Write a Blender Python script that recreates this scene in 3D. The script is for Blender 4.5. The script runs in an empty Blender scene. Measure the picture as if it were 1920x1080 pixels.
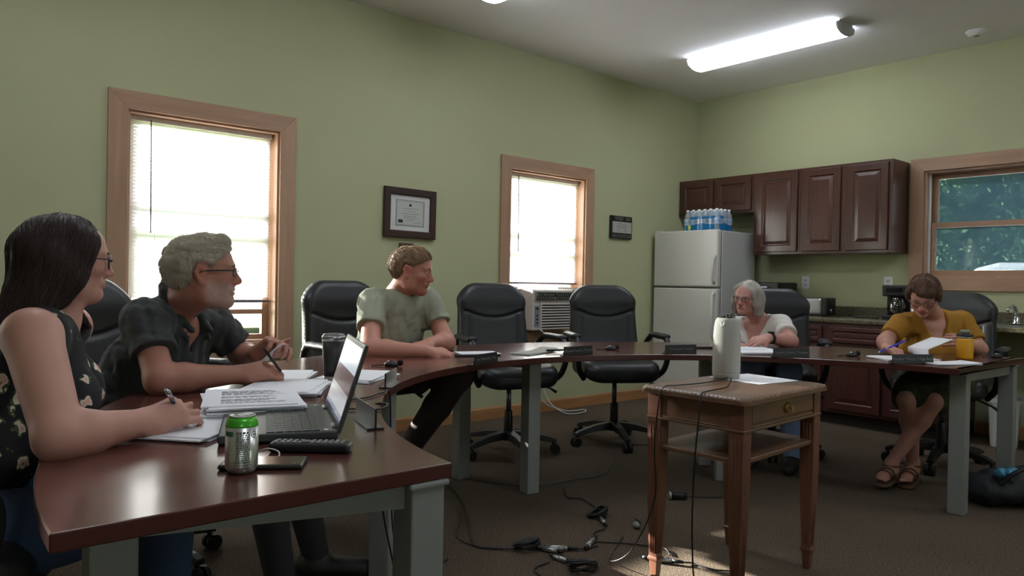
import bpy, bmesh, math, random
import numpy as np
from mathutils import Vector, Matrix
random.seed(7)
PI = math.pi
SC = bpy.context.scene
COL = SC.collection


def lin(c):
    def f(v):
        v /= 255.0
        return v / 12.92 if v <= 0.04045 else ((v + 0.055) / 1.055) ** 2.4
    return (f(c[0]), f(c[1]), f(c[2]), 1.0)


# ---------------------------------------------------------------- materials
MATS = {}


def mat(name, rgb=(128, 128, 128), rough=0.5, metal=0.0, var=0.08, scale=20.0, bump=0.0, bscale=None, spec=0.5,
        stretch=(1, 1, 1), emit=None, coat=0.0, second=None, detail=3.0, sheen=0.0):
    """principled material whose colour is broken up by a noise texture (second colour or a slight darkening)"""
    if name in MATS:
        return MATS[name]
    m = bpy.data.materials.new(name)
    m.use_nodes = True
    nt = m.node_tree
    b = nt.nodes['Principled BSDF']
    c = lin(rgb)
    tc = nt.nodes.new('ShaderNodeTexCoord')
    mp = nt.nodes.new('ShaderNodeMapping')
    mp.inputs['Scale'].default_value = stretch
    nt.links.new(tc.outputs['Object'], mp.inputs['Vector'])
    n = nt.nodes.new('ShaderNodeTexNoise')
    n.inputs['Scale'].default_value = scale
    n.inputs['Detail'].default_value = detail
    nt.links.new(mp.outputs[0], n.inputs['Vector'])
    mx = nt.nodes.new('ShaderNodeMix')
    mx.data_type = 'RGBA'
    if second:
        c2 = lin(second)
        mx.inputs[6].default_value = c
        mx.inputs[7].default_value = c2
        rp = nt.nodes.new('ShaderNodeMapRange')
        rp.inputs[1].default_value = 0.35
        rp.inputs[2].default_value = 0.65
        nt.links.new(n.outputs['Fac'], rp.inputs[0])
        nt.links.new(rp.outputs[0], mx.inputs[0])
    else:
        mx.inputs[6].default_value = tuple(v * (1 - var) for v in c[:3]) + (1,)
        mx.inputs[7].default_value = tuple(min(1, v * (1 + var)) for v in c[:3]) + (1,)
        nt.links.new(n.outputs['Fac'], mx.inputs[0])
    nt.links.new(mx.outputs[2], b.inputs['Base Color'])
    b.inputs['Roughness'].default_value = rough
    b.inputs['Metallic'].default_value = metal
    b.inputs['Specular IOR Level'].default_value = spec
    b.inputs['Coat Weight'].default_value = coat
    b.inputs['Coat Roughness'].default_value = 0.15
    b.inputs['Sheen Weight'].default_value = sheen
    if emit:
        b.inputs['Emission Color'].default_value = lin(emit[0])
        b.inputs['Emission Strength'].default_value = emit[1]
    if bump:
        n2 = nt.nodes.new('ShaderNodeTexNoise')
        n2.inputs['Scale'].default_value = bscale or scale * 3
        n2.inputs['Detail'].default_value = 2
        nt.links.new(mp.outputs[0], n2.inputs['Vector'])
        bp = nt.nodes.new('ShaderNodeBump')
        bp.inputs['Strength'].default_value = min(1, bump)
        bp.inputs['Distance'].default_value = 0.004
        nt.links.new(n2.outputs['Fac'], bp.inputs['Height'])
        nt.links.new(bp.outputs[0], b.inputs['Normal'])
    MATS[name] = m
    return m


def glass_mat(name, tint=(1, 1, 1), gloss=0.06, haze=None):
    """thin pane: mostly see-through, a little mirror, optionally a grey insect-screen veil"""
    m = bpy.data.materials.new(name)
    m.use_nodes = True
    nt = m.node_tree
    nt.nodes.clear()
    out = nt.nodes.new('ShaderNodeOutputMaterial')
    t = nt.nodes.new('ShaderNodeBsdfTransparent')
    t.inputs[0].default_value = (*tint, 1)
    g = nt.nodes.new('ShaderNodeBsdfGlossy')
    g.inputs['Roughness'].default_value = 0.02
    mx = nt.nodes.new('ShaderNodeMixShader')
    mx.inputs[0].default_value = gloss
    nt.links.new(t.outputs[0], mx.inputs[1])
    nt.links.new(g.outputs[0], mx.inputs[2])
    last = mx
    if haze:
        d = nt.nodes.new('ShaderNodeBsdfDiffuse')
        d.inputs[0].default_value = lin(haze[0])
        m2 = nt.nodes.new('ShaderNodeMixShader')
        m2.inputs[0].default_value = haze[1]
        nt.links.new(mx.outputs[0], m2.inputs[1])
        nt.links.new(d.outputs[0], m2.inputs[2])
        last = m2
    nt.links.new(last.outputs[0], out.inputs[0])
    MATS[name] = m
    return m


def wood_mat(name, c1, c2, rough=0.35, scale=6.0, stretch=(1, 1, 12), coat=0.0, spec=0.5, bump=0.05):
    if name in MATS:
        return MATS[name]
    m = bpy.data.materials.new(name)
    m.use_nodes = True
    nt = m.node_tree
    b = nt.nodes['Principled BSDF']
    tc = nt.nodes.new('ShaderNodeTexCoord')
    mp = nt.nodes.new('ShaderNodeMapping')
    mp.inputs['Scale'].default_value = tuple(1.0 / s * 1.0 for s in stretch)
    nt.links.new(tc.outputs['Object'], mp.inputs['Vector'])
    n = nt.nodes.new('ShaderNodeTexNoise')
    n.inputs['Scale'].default_value = scale * 8
    n.inputs['Detail'].default_value = 6
    n.inputs['Distortion'].default_value = 0.6
    nt.links.new(mp.outputs[0], n.inputs['Vector'])
    n2 = nt.nodes.new('ShaderNodeTexNoise')
    n2.inputs['Scale'].default_value = scale
    n2.inputs['Detail'].default_value = 2
    nt.links.new(mp.outputs[0], n2.inputs['Vector'])
    ad = nt.nodes.new('ShaderNodeMath')
    ad.operation = 'MULTIPLY_ADD'
    ad.inputs[1].default_value = 0.5
    nt.links.new(n.outputs['Fac'], ad.inputs[0])
    h = nt.nodes.new('ShaderNodeMath')
    h.operation = 'MULTIPLY'
    h.inputs[1].default_value = 0.5
    nt.links.new(n2.outputs['Fac'], h.inputs[0])
    nt.links.new(h.outputs[0], ad.inputs[2])
    cr = nt.nodes.new('ShaderNodeValToRGB')
    cr.color_ramp.elements[0].position = 0.35
    cr.color_ramp.elements[1].position = 0.65
    cr.color_ramp.elements[0].color = lin(c1)
    cr.color_ramp.elements[1].color = lin(c2)
    nt.links.new(ad.outputs[0], cr.inputs[0])
    nt.links.new(cr.outputs[0], b.inputs['Base Color'])
    b.inputs['Roughness'].default_value = rough
    b.inputs['Coat Weight'].default_value = coat
    b.inputs['Coat Roughness'].default_value = 0.12
    b.inputs['Specular IOR Level'].default_value = spec
    if bump:
        bp = nt.nodes.new('ShaderNodeBump')
        bp.inputs['Strength'].default_value = bump
        bp.inputs['Distance'].default_value = 0.002
        nt.links.new(n.outputs['Fac'], bp.inputs['Height'])
        nt.links.new(bp.outputs[0], b.inputs['Normal'])
    MATS[name] = m
    return m


# ---------------------------------------------------------------- mesh builder
def V(*a):
    return Vector(a)


def frame(d, up=(0, 0, 1)):
    d = Vector(d).normalized()
    u = Vector(up)
    if abs(d.dot(u.normalized())) > 0.99:
        u = Vector((1, 0, 0))
    x = u.cross(d).normalized()
    y = d.cross(x)
    return x, y, d


class MB:
    def __init__(self):
        self.v, self.f, self.m, self.s = [], [], [], []
        self.T = Matrix.Identity(4)

    def add(self, verts, faces, mi=0, smooth=False):
        o = len(self.v)
        self.v += [tuple(self.T @ Vector(p)) for p in verts]
        for f in faces:
            self.f.append([i + o for i in f])
            self.m.append(mi)
            self.s.append(smooth)
        return self

    def box(self, c, s, rz=0, mi=0, M=None):
        hx, hy, hz = s[0] / 2, s[1] / 2, s[2] / 2
        P = [Vector((x, y, z)) for z in (-hz, hz) for y in (-hy, hy) for x in (-hx, hx)]
        R = M if M else Matrix.Rotation(rz, 3, 'Z')
        P = [R @ p + Vector(c) for p in P]
        return self.add(P, [(0, 2, 3, 1), (4, 5, 7, 6), (0, 1, 5, 4), (2, 6, 7, 3), (0, 4, 6, 2), (1, 3, 7, 5)], mi)

    def b2(self, lo, hi, mi=0):
        return self.box([(a + b) / 2 for a, b in zip(lo, hi)], [abs(b - a) for a, b in zip(lo, hi)], mi=mi)

    def cyl(self, a, b, r0, r1=None, n=16, mi=0, caps=True, smooth=True):
        r1 = r0 if r1 is None else r1
        a, b = Vector(a), Vector(b)
        x, y, d = frame(b - a)
        P = []
        for p, r in ((a, r0), (b, r1)):
            for i in range(n):
                t = 2 * PI * i / n
                P.append(p + (x * math.cos(t) + y * math.sin(t)) * r)
        self.add(P, [(i, (i + 1) % n, n + (i + 1) % n, n + i) for i in range(n)], mi, smooth)
        if caps:
            self.add(P[:n], [tuple(reversed(range(n)))], mi)
            self.add(P[n:], [tuple(range(n))], mi)
        return self

    def tube(self, pts, r, n=8, mi=0, closed=False):
        pts = [Vector(p) for p in pts]
        N = len(pts)
        rs = r if isinstance(r, (list, tuple)) else [r] * N
        P = []
        px = None
        for i in range(N):
            if closed:
                d = pts[(i + 1) % N] - pts[i - 1]
            else:
                d = pts[min(i + 1, N - 1)] - pts[max(i - 1, 0)]
            d.normalize()
            if px is None:
                x, y, _ = frame(d)
            else:
                x = (px - d * px.dot(d))
                if x.length < 1e-6:
                    x, _, _ = frame(d)
                x.normalize()
                y = d.cross(x)
            px = x
            for k in range(n):
                t = 2 * PI * k / n
                P.append(pts[i] + (x * math.cos(t) + y * math.sin(t)) * rs[i])
        F = []
        for i in range(N if closed else N - 1):
            j = (i + 1) % N
            for k in range(n):
                F.append((i * n + k, i * n + (k + 1) % n, j * n + (k + 1) % n, j * n + k))
        if not closed:
            F.append(tuple(reversed(range(n))))
            F.append(tuple((N - 1) * n + k for k in range(n)))
        return self.add(P, F, mi, True)

    def lathe(self, prof, c=(0, 0, 0), n=32, mi=0, smooth=True, M=None):
        P, F = [], []
        for r, z in prof:
            for k in range(n):
                t = 2 * PI * k / n
                p = Vector((r * math.cos(t), r * math.sin(t), z))
                if M:
                    p = M @ p
                P.append(p + Vector(c))
        for i in range(len(prof) - 1):
            for k in range(n):
                F.append((i * n + k, i * n + (k + 1) % n, (i + 1) * n + (k + 1) % n, (i + 1) * n + k))
        if prof[0][0] > 1e-6:
            F.append(tuple(reversed(range(n))))
        if prof[-1][0] > 1e-6:
            F.append(tuple((len(prof) - 1) * n + k for k in range(n)))
        return self.add(P, F, mi, smooth)

    def prism(self, poly, z0, z1, mi=0, M=None):
        n = len(poly)
        P = [Vector((x, y, z0)) for x, y in poly] + [Vector((x, y, z1)) for x, y in poly]
        if M:
            P = [M @ p for p in P]
        F = [tuple(reversed(range(n))), tuple(range(n, 2 * n))] + [(i, (i + 1) % n, n + (i + 1) % n, n + i) for i in range(n)]
        return self.add(P, F, mi)

    def sphere(self, c, r, n=16, mi=0, s=(1, 1, 1), M=None):
        prof = [(math.sin(PI * i / n) * 1.0, -math.cos(PI * i / n)) for i in range(n + 1)]
        P, F = [], []
        m = n * 2
        for a, z in prof:
            for k in range(m):
                t = 2 * PI * k / m
                p = Vector((a * math.cos(t) * r * s[0], a * math.sin(t) * r * s[1], z * r * s[2]))
                if M:
                    p = M @ p
                P.append(p + Vector(c))
        for i in range(n):
            for k in range(m):
                F.append((i * m + k, i * m + (k + 1) % m, (i + 1) * m + (k + 1) % m, (i + 1) * m + k))
        return self.add(P, F, mi, True)

    def grid(self, fn, nu, nv, mi=0, smooth=True, thick=0.0):
        P = [Vector(fn(i / nu, j / nv)) for j in range(nv + 1) for i in range(nu + 1)]
        F = [(j * (nu + 1) + i, j * (nu + 1) + i + 1, (j + 1) * (nu + 1) + i + 1, (j + 1) * (nu + 1) + i) for j in range(nv) for i in range(nu)]
        return self.add(P, F, mi, smooth)

    def build(self, name, mats, parent=None, bevel=0.0, seg=2, merge=True, loc=None, rz=None, solid=0.0):
        me = bpy.data.meshes.new(name)
        me.from_pydata(self.v, [], self.f)
        me.polygons.foreach_set('material_index', self.m)
        me.polygons.foreach_set('use_smooth', self.s)
        for m in (mats if isinstance(mats, (list, tuple)) else [mats]):
            me.materials.append(m)
        bm = bmesh.new()
        bm.from_mesh(me)
        if merge:
            bmesh.ops.remove_doubles(bm, verts=bm.verts, dist=1e-5)
        bmesh.ops.recalc_face_normals(bm, faces=bm.faces)
        bm.to_mesh(me)
        bm.free()
        me.update()
        o = bpy.data.objects.new(name, me)
        COL.objects.link(o)
        if parent:
            o.parent = parent
        if loc:
            o.location = loc
        if rz is not None:
            o.rotation_euler.z = rz
        if solid:
            sm = o.modifiers.new('thickness', 'SOLIDIFY')
            sm.thickness = solid
        if bevel:
            bv = o.modifiers.new('bevel', 'BEVEL')
            bv.width = bevel
            bv.segments = seg
            bv.limit_method = 'ANGLE'
            bv.angle_limit = math.radians(40)
            bv.harden_normals = False
        return o


def tag(o, label, cat, group=None, kind=None):
    if label:
        o['label'] = label
    if cat:
        o['category'] = cat
    if group:
        o['group'] = group
    if kind:
        o['kind'] = kind
    return o


def thing(name, label, cat, loc=(0, 0, 0), rz=0.0, group=None):
    o = bpy.data.objects.new(name, None)
    o.empty_display_size = 0.05
    COL.objects.link(o)
    o.location = loc
    o.rotation_euler = (0, 0, rz)
    return tag(o, label, cat, group)


def struct(o):
    o['kind'] = 'structure'
    return o


def copy_tree(o, parent=None):
    c = o.copy()
    COL.objects.link(c)
    if parent:
        c.parent = parent
    for ch in list(o.children):
        copy_tree(ch, c)
    return c


def rounded(w, h, r, n=6):
    """rounded rectangle outline centred on the origin"""
    P = []
    for cx, cy, a0 in ((w / 2 - r, h / 2 - r, 0), (-w / 2 + r, h / 2 - r, PI / 2), (-w / 2 + r, -h / 2 + r, PI), (w / 2 - r, -h / 2 + r, 1.5 * PI)):
        for i in range(n + 1):
            a = a0 + PI / 2 * i / n
            P.append((cx + r * math.cos(a), cy + r * math.sin(a)))
    return P


def spline(pts, n=8):
    """Catmull-Rom through the points"""
    pts = [Vector(p) for p in pts]
    Q = [pts[0] * 2 - pts[1]] + pts + [pts[-1] * 2 - pts[-2]]
    out = []
    for i in range(1, len(Q) - 2):
        a, b, c, d = Q[i - 1:i + 3]
        for k in range(n):
            t = k / n
            out.append(0.5 * ((2 * b) + (c - a) * t + (2 * a - 5 * b + 4 * c - d) * t * t + (3 * b - a - 3 * c + d) * t ** 3))
    out.append(pts[-1])
    return out


FONT_OK = True


def text_mesh(s, size):
    """outline text turned into mesh data lying in its local XY plane, centred"""
    cu = bpy.data.curves.new('lettering', 'FONT')
    cu.body = s
    cu.size = size
    cu.align_x = 'CENTER'
    cu.align_y = 'CENTER'
    cu.extrude = 0.0003
    o = bpy.data.objects.new('lettering', cu)
    COL.objects.link(o)
    dg = bpy.context.evaluated_depsgraph_get()
    dg.update()
    me = bpy.data.meshes.new_from_object(o.evaluated_get(dg))
    bpy.data.objects.remove(o)
    bpy.data.curves.remove(cu)
    return me


def text_obj(s, size, m, parent, M):
    me = text_mesh(s, size)
    me.transform(M)
    me.materials.clear()
    me.materials.append(m)
    o = bpy.data.objects.new('lettering', me)
    COL.objects.link(o)
    o.parent = parent
    return o


# ---------------------------------------------------------------- distance-field bodies
class Field:
    def __init__(self, lo, hi, h):
        self.lo = np.array(lo, np.float32)
        self.h = h
        self.n = np.ceil((np.array(hi) - self.lo) / h).astype(int) + 1
        self.d = np.full(self.n, 1.0, np.float32)

    def region(self, lo, hi):
        i0 = np.clip(np.floor((np.array(lo) - self.lo) / self.h).astype(int), 0, self.n - 1)
        i1 = np.clip(np.ceil((np.array(hi) - self.lo) / self.h).astype(int) + 1, 1, self.n)
        sl = tuple(slice(a, b) for a, b in zip(i0, i1))
        ax = [(self.lo[k] + self.h * np.arange(i0[k], i1[k])).astype(np.float32) for k in range(3)]
        return sl, ax[0][:, None, None], ax[1][None, :, None], ax[2][None, None, :]

    def put(self, fn, lo, hi, k=0.01, op='add'):
        pad = k + 3 * self.h
        sl, X, Y, Z = self.region(np.array(lo) - pad, np.array(hi) + pad)
        if self.d[sl].size == 0:
            return
        v = fn(X, Y, Z).astype(np.float32)
        a = self.d[sl]
        if op == 'add':
            h = np.maximum(k - np.abs(a - v), 0) / k
            self.d[sl] = np.minimum(a, v) - h * h * k * 0.25
        elif op == 'sub':
            v = -v
            h = np.maximum(k - np.abs(a - v), 0) / k
            self.d[sl] = np.maximum(a, v) + h * h * k * 0.25
        else:  # plain displacement
            self.d[sl] = a + v

    def cap(self, a, b, ra, rb=None, k=0.02, w=None, s=1.0, op='add', cut=None):
        """tapered capsule a-b; w, s: stretch its section by s along w; cut = (point, normal): keep only behind it"""
        rb = ra if rb is None else rb
        a, b = np.array(a, float), np.array(b, float)
        ab = b - a
        L2 = max(float(ab @ ab), 1e-9)
        R = max(ra, rb) * max(1, s)

        def fn(X, Y, Z):
            t = np.clip(((X - a[0]) * ab[0] + (Y - a[1]) * ab[1] + (Z - a[2]) * ab[2]) / L2, 0, 1)
            qx, qy, qz = X - a[0] - t * ab[0], Y - a[1] - t * ab[1], Z - a[2] - t * ab[2]
            q2 = qx * qx + qy * qy + qz * qz
            f = 1.0
            if w is not None:
                ww = np.array(w, float)
                ww = ww / np.linalg.norm(ww)
                qw = qx * ww[0] + qy * ww[1] + qz * ww[2]
                q2 = q2 + (1 / (s * s) - 1) * qw * qw
                f = min(1.0, s) if s < 1 else 1.0
            d = (np.sqrt(np.maximum(q2, 0)) - (ra + t * (rb - ra))) * f
            if cut is not None:
                c, n = np.array(cut[0], float), np.array(cut[1], float)
                n = n / np.linalg.norm(n)
                d = np.maximum(d, (X - c[0]) * n[0] + (Y - c[1]) * n[1] + (Z - c[2]) * n[2])
            return d
        self.put(fn, np.minimum(a, b) - R, np.maximum(a, b) + R, k, op)

    def ell(self, c, r, A=None, k=0.02, op='add'):
        """ellipsoid with radii r along the rows of A"""
        c = np.array(c, float)
        A = np.eye(3) if A is None else np.array(A, float)
        R = max(r)

        def fn(X, Y, Z):
            x, y, z = X - c[0], Y - c[1], Z - c[2]
            q = [A[i][0] * x + A[i][1] * y + A[i][2] * z for i in range(3)]
            k0 = np.sqrt(sum((q[i] / r[i]) ** 2 for i in range(3)))
            k1 = np.sqrt(sum((q[i] / r[i] ** 2) ** 2 for i in range(3))) + 1e-9
            return k0 * (k0 - 1) / k1
        self.put(fn, c - R, c + R, k, op)

    def folds(self, amp, freq, seed, lo, hi, stretch=(1, 1, 1)):
        rng = np.random.RandomState(seed)
        K = [(rng.normal(size=3) * freq * np.array(stretch), rng.rand() * 6.28) for _ in range(6)]

        def fn(X, Y, Z):
            s = 0
            for kk, ph in K:
                s = s + np.sin(X * kk[0] + Y * kk[1] + Z * kk[2] + ph)
            return amp * (s / 3 + 0.6 * np.abs(s / 3))
        self.put(fn, lo, hi, 1e-3, 'disp')

    def mesh(self):
        """naive surface nets -> verts, quads"""
        d, h = self.d, self.h
        ins = d < 0
        nx, ny, nz = d.shape
        cnt = np.zeros((nx - 1, ny - 1, nz - 1), np.uint8)
        for i in (0, 1):
            for j in (0, 1):
                for k in (0, 1):
                    cnt += ins[i:nx - 1 + i, j:ny - 1 + j, k:nz - 1 + k]
        act = (cnt > 0) & (cnt < 8)
        ix = np.argwhere(act)
        idx = np.full(act.shape, -1, np.int32)
        idx[act] = np.arange(len(ix))
        cor = np.array([(i, j, k) for i in (0, 1) for j in (0, 1) for k in (0, 1)])
        val = np.stack([d[ix[:, 0] + c[0], ix[:, 1] + c[1], ix[:, 2] + c[2]] for c in cor], 1)
        acc = np.zeros((len(ix), 3))
        num = np.zeros(len(ix))
        for a in range(8):
            for b in range(a + 1, 8):
                if np.abs(cor[a] - cor[b]).sum() != 1:
                    continue
                va, vb = val[:, a], val[:, b]
                m = (va < 0) != (vb < 0)
                t = np.where(m, va / np.where(m, va - vb, 1), 0)
                p = cor[a] + t[:, None] * (cor[b] - cor[a])
                acc += p * m[:, None]
                num += m
        verts = self.lo + (ix + acc / num[:, None]) * h
        quads = []
        for ax in range(3):
            s0 = [slice(None)] * 3
            s1 = [slice(None)] * 3
            s0[ax] = slice(0, -1)
            s1[ax] = slice(1, None)
            e = ins[tuple(s0)] != ins[tuple(s1)]
            o1, o2 = (ax + 1) % 3, (ax + 2) % 3
            p = np.argwhere(e)
            lim = np.array(d.shape) - 1
            ok = (p[:, o1] > 0) & (p[:, o2] > 0) & (p[:, o1] < lim[o1]) & (p[:, o2] < lim[o2])
            p = p[ok]
            flip = ins[tuple(p.T)]
            q = []
            for da, db in ((-1, -1), (0, -1), (0, 0), (-1, 0)):
                r = p.copy()
                r[:, o1] += da
                r[:, o2] += db
                q.append(idx[r[:, 0], r[:, 1], r[:, 2]])
            q = np.stack(q, 1)
            q[~flip] = q[~flip][:, ::-1]
            quads.append(q)
        return verts, np.concatenate(quads)

    def build(self, name, mats, parent=None, smooth_iter=1, paint=None, origin=None):
        v, q = self.mesh()
        # drop stray specks: keep the connected pieces that hold at least 3 % of the vertices
        lab = np.arange(len(v))
        a, b = q.ravel(), np.roll(q, 1, 1).ravel()
        while True:
            m = np.minimum(lab[a], lab[b])
            new = lab.copy()
            np.minimum.at(new, lab[a], m)
            np.minimum.at(new, lab[b], m)
            new = new[new]
            new = new[new]
            if (new == lab).all():
                break
            lab = new
        cnt = np.bincount(lab, minlength=len(v))
        ok = cnt[lab] >= .03 * len(v)
        if not ok.all():
            q = q[ok[q[:, 0]]]
            re_ = np.cumsum(ok) - 1
            v, q = v[ok], re_[q]
        if smooth_iter:
            for _ in range(smooth_iter):
                s = np.zeros_like(v)
                c = np.zeros(len(v))
                for a, b in ((0, 1), (1, 2), (2, 3), (3, 0)):
                    np.add.at(s, q[:, a], v[q[:, b]])
                    np.add.at(s, q[:, b], v[q[:, a]])
                    np.add.at(c, q[:, a], 1)
                    np.add.at(c, q[:, b], 1)
                v = v * 0.5 + 0.5 * s / np.maximum(c, 1)[:, None]
        me = bpy.data.meshes.new(name)
        me.vertices.add(len(v))
        off = np.array(origin if origin is not None else (0, 0, 0))
        me.vertices.foreach_set('co', (v - off).astype(np.float32).ravel())
        me.loops.add(len(q) * 4)
        me.loops.foreach_set('vertex_index', q.astype(np.int32).ravel())
        me.polygons.add(len(q))
        me.polygons.foreach_set('loop_start', np.arange(0, len(q) * 4, 4, dtype=np.int32))
        me.polygons.foreach_set('use_smooth', np.ones(len(q), bool))
        for m in (mats if isinstance(mats, (list, tuple)) else [mats]):
            me.materials.append(m)
        if paint is not None:
            mi = paint(v[q].mean(1))
            me.polygons.foreach_set('material_index', mi.astype(np.int32))
        me.update(calc_edges=True)
        me.validate()
        o = bpy.data.objects.new(name, me)
        COL.objects.link(o)
        if parent:
            o.parent = parent
        return o
# ================================================================ materials of the room
wall_paint = mat('sage_paint', (180, 182, 144), rough=0.75, var=0.03, scale=3, bump=0.08, bscale=180, spec=0.25)
ceil_paint = mat('ceiling_paint', (244, 244, 246), rough=0.9, var=0.02, scale=4, bump=0.1, bscale=120, spec=0.2)
carpet = mat('carpet', (110, 97, 82), rough=0.95, scale=140, second=(66, 57, 48), bump=0.9, bscale=260, spec=0.1, detail=5)
pine = wood_mat('pine_trim', (160, 124, 98), (184, 148, 120), rough=0.45, scale=2.2, stretch=(1, 1, 9))
pine_h = wood_mat('pine_trim_flat', (156, 120, 94), (180, 144, 116), rough=0.45, scale=2.2, stretch=(9, 9, 1))
base_wood = wood_mat('oak_baseboard', (158, 112, 70), (186, 140, 94), rough=0.45, scale=2.5, stretch=(9, 9, 1))
vinyl = mat('white_vinyl', (225, 226, 224), rough=0.4, var=0.02)
pane_mat = glass_mat('window_glass', (0.96, 0.98, 0.97), 0.05)
screen_mat = glass_mat('window_glass_with_insect_screen', (0.70, 0.74, 0.74), 0.015, haze=((132, 172, 186), 0.45))

XW, YW, XL, YF, ZC = 6.454, 4.607, -3.4, -2.6, 3.012
TH = 0.18
Z0W, Z1W = 0.690, 2.042


def wall_with_holes(name, axis, p, q, u0, u1, holes):
    """slab between p and q on one axis, running u0..u1 on the other, with rectangular holes (u0,u1,z0,z1)"""
    m = MB()

    def bx(a, b, z0, z1):
        if b - a < 1e-4 or z1 - z0 < 1e-4:
            return
        if axis == 'y':
            m.b2((a, p, z0), (b, q, z1))
        else:
            m.b2((p, a, z0), (q, b, z1))
    cur = u0
    for a, b, z0, z1 in sorted(holes):
        bx(cur, a, 0, ZC)
        bx(a, b, 0, z0)
        bx(a, b, z1, ZC)
        cur = b
    bx(cur, u1, 0, ZC)
    return struct(m.build(name, wall_paint))


W1 = (1.045, 1.936, Z0W, Z1W)
W2 = (3.889, 4.768, Z0W, 2.03)
W3 = (1.500, 2.402, 1.205, 2.066)
W_ADDED = (-1.90, -1.01, Z0W, Z1W)  # unseen opening added at the left to let more light in
wall_with_holes('wall_back', 'y', YW, YW + TH, XL - TH, XW + TH, [W_ADDED, W1, W2])
wall_with_holes('wall_right', 'x', XW, XW + TH, YF, YW, [W3])
wall_with_holes('wall_left', 'x', XL - TH, XL, YF, YW, [])
WF_ADDED = [(-1.6, -.7, .9, 2.05), (3.6, 4.5, .9, 2.05)]  # openings added behind the camera to brighten the ceiling and faces
wall_with_holes('wall_front', 'y', YF - TH, YF, XL - TH, XW + TH, WF_ADDED)
struct(MB().b2((XL - TH, YF - TH, -0.12), (XW + TH, YW + TH, 0.0)).build('floor', carpet))
struct(MB().b2((XL - TH, YF - TH, ZC), (XW + TH, YW + TH, ZC + 0.15)).build('ceiling', ceil_paint))


def base_profile(mb, a, b, n):
    """baseboard run from a to b with its face looking along n"""
    a, b, n = Vector((*a, 0)), Vector((*b, 0)), Vector((*n, 0))
    prof = [(0.0, 0.0), (0.014, 0.0), (0.014, 0.082), (0.009, 0.092), (0.0, 0.095)]
    P = [a + n * d + V(0, 0, z) for d, z in prof] + [b + n * d + V(0, 0, z) for d, z in prof]
    k = len(prof)
    mb.add(P, [(i, (i + 1) % k, k + (i + 1) % k, k + i) for i in range(k)] + [tuple(range(k)), tuple(range(2 * k - 1, k - 1, -1))])


m = MB()
base_profile(m, (XL, YW), (XW, YW), (0, -1))
struct(m.build('baseboard_back', base_wood))
m = MB()
base_profile(m, (XW, 1.99), (XW, YF), (-1, 0))
struct(m.build('baseboard_right', base_wood))
m = MB()
base_profile(m, (XL, YF), (XL, YW), (1, 0))
struct(m.build('baseboard_left', base_wood))


# ================================================================ windows
def window_back(idx, W, lower_ac=False):
    x0, x1, z0, z1 = W
    root = bpy.data.objects.new('window_%d' % idx, None)
    COL.objects.link(root)
    root.location = ((x0 + x1) / 2, YW, z0)
    struct(root)
    w, h = x1 - x0, z1 - z0
    hw = w / 2
    cw = 0.104
    # casing: mitred flat boards with an eased edge
    m = MB()
    for s in (-1, 1):
        m.add([(s * hw, -0.02, 0), (s * (hw + cw), -0.02, -cw - .005), (s * (hw + cw), -0.02, h + cw), (s * hw, -0.02, h),
               (s * hw, 0.0, 0), (s * (hw + cw), 0.0, -cw - .005), (s * (hw + cw), 0.0, h + cw), (s * hw, 0.0, h)],
              [(0, 1, 2, 3), (4, 7, 6, 5), (0, 4, 5, 1), (1, 5, 6, 2), (2, 6, 7, 3), (3, 7, 4, 0)])
    m.build('side_casing', pine, root, bevel=0.002)
    m = MB()
    for zz, s in ((0, -1), (h, 1)):
        e = cw + (0.005 if s < 0 else 0)
        m.add([(-hw, -0.02, zz), (hw, -0.02, zz), (hw + cw, -0.02, zz + s * e), (-hw - cw, -0.02, zz + s * e),
               (-hw, 0, zz), (hw, 0, zz), (hw + cw, 0, zz + s * e), (-hw - cw, 0, zz + s * e)],
              [(0, 1, 2, 3), (4, 7, 6, 5), (0, 4, 5, 1), (1, 5, 6, 2), (2, 6, 7, 3), (3, 7, 4, 0)])
    m.build('head_and_apron_casing', pine_h, root, bevel=0.002)
    # jamb liner through the wall
    m = MB()
    t = 0.014
    m.b2((-hw, -.001, 0), (-hw + t, TH, h)).b2((hw - t, -.001, 0), (hw, TH, h)).b2((-hw + t, -.001, h - t), (hw - t, TH, h)).b2((-hw + t, -.001, 0), (hw - t, TH, t))
    m.build('jamb', pine, root)
    # sashes: wooden stiles and rails
    m = MB()
    ya, yb = 0.105, 0.14
    s = 0.042
    m.b2((-hw + t, ya, t), (-hw + t + s, yb, h - t)).b2((hw - t - s, ya, t), (hw - t, yb, h - t))
    m.b2((-hw + t + s, ya, t), (hw - t - s, yb, t + 0.03)).b2((-hw + t + s, ya, h - t - s), (hw - t - s, yb, h - t))
    m.b2((-hw + t + s, ya, 0.175), (hw - t - s, yb, 0.205))
    m.build('sash', pine, root, bevel=0.002)
    m = MB()
    for za, zb in ((0.64, 0.69), (0.79, 0.84)):
        m.b2((-hw + t + s, yb + 0.002, za), (hw - t - s, yb + 0.03, zb))
    m.build('meeting_rail', vinyl, root, bevel=0.002)
    MB().b2((-hw + t + s, 0.12, t + 0.02), (hw - t - s, 0.124, h - t - s)).build('pane', pane_mat, root)
    return root


window_back(1, W1)
window_back(2, W2)
window_back(4, W_ADDED)  # added window out of view, gives fill light

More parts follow.
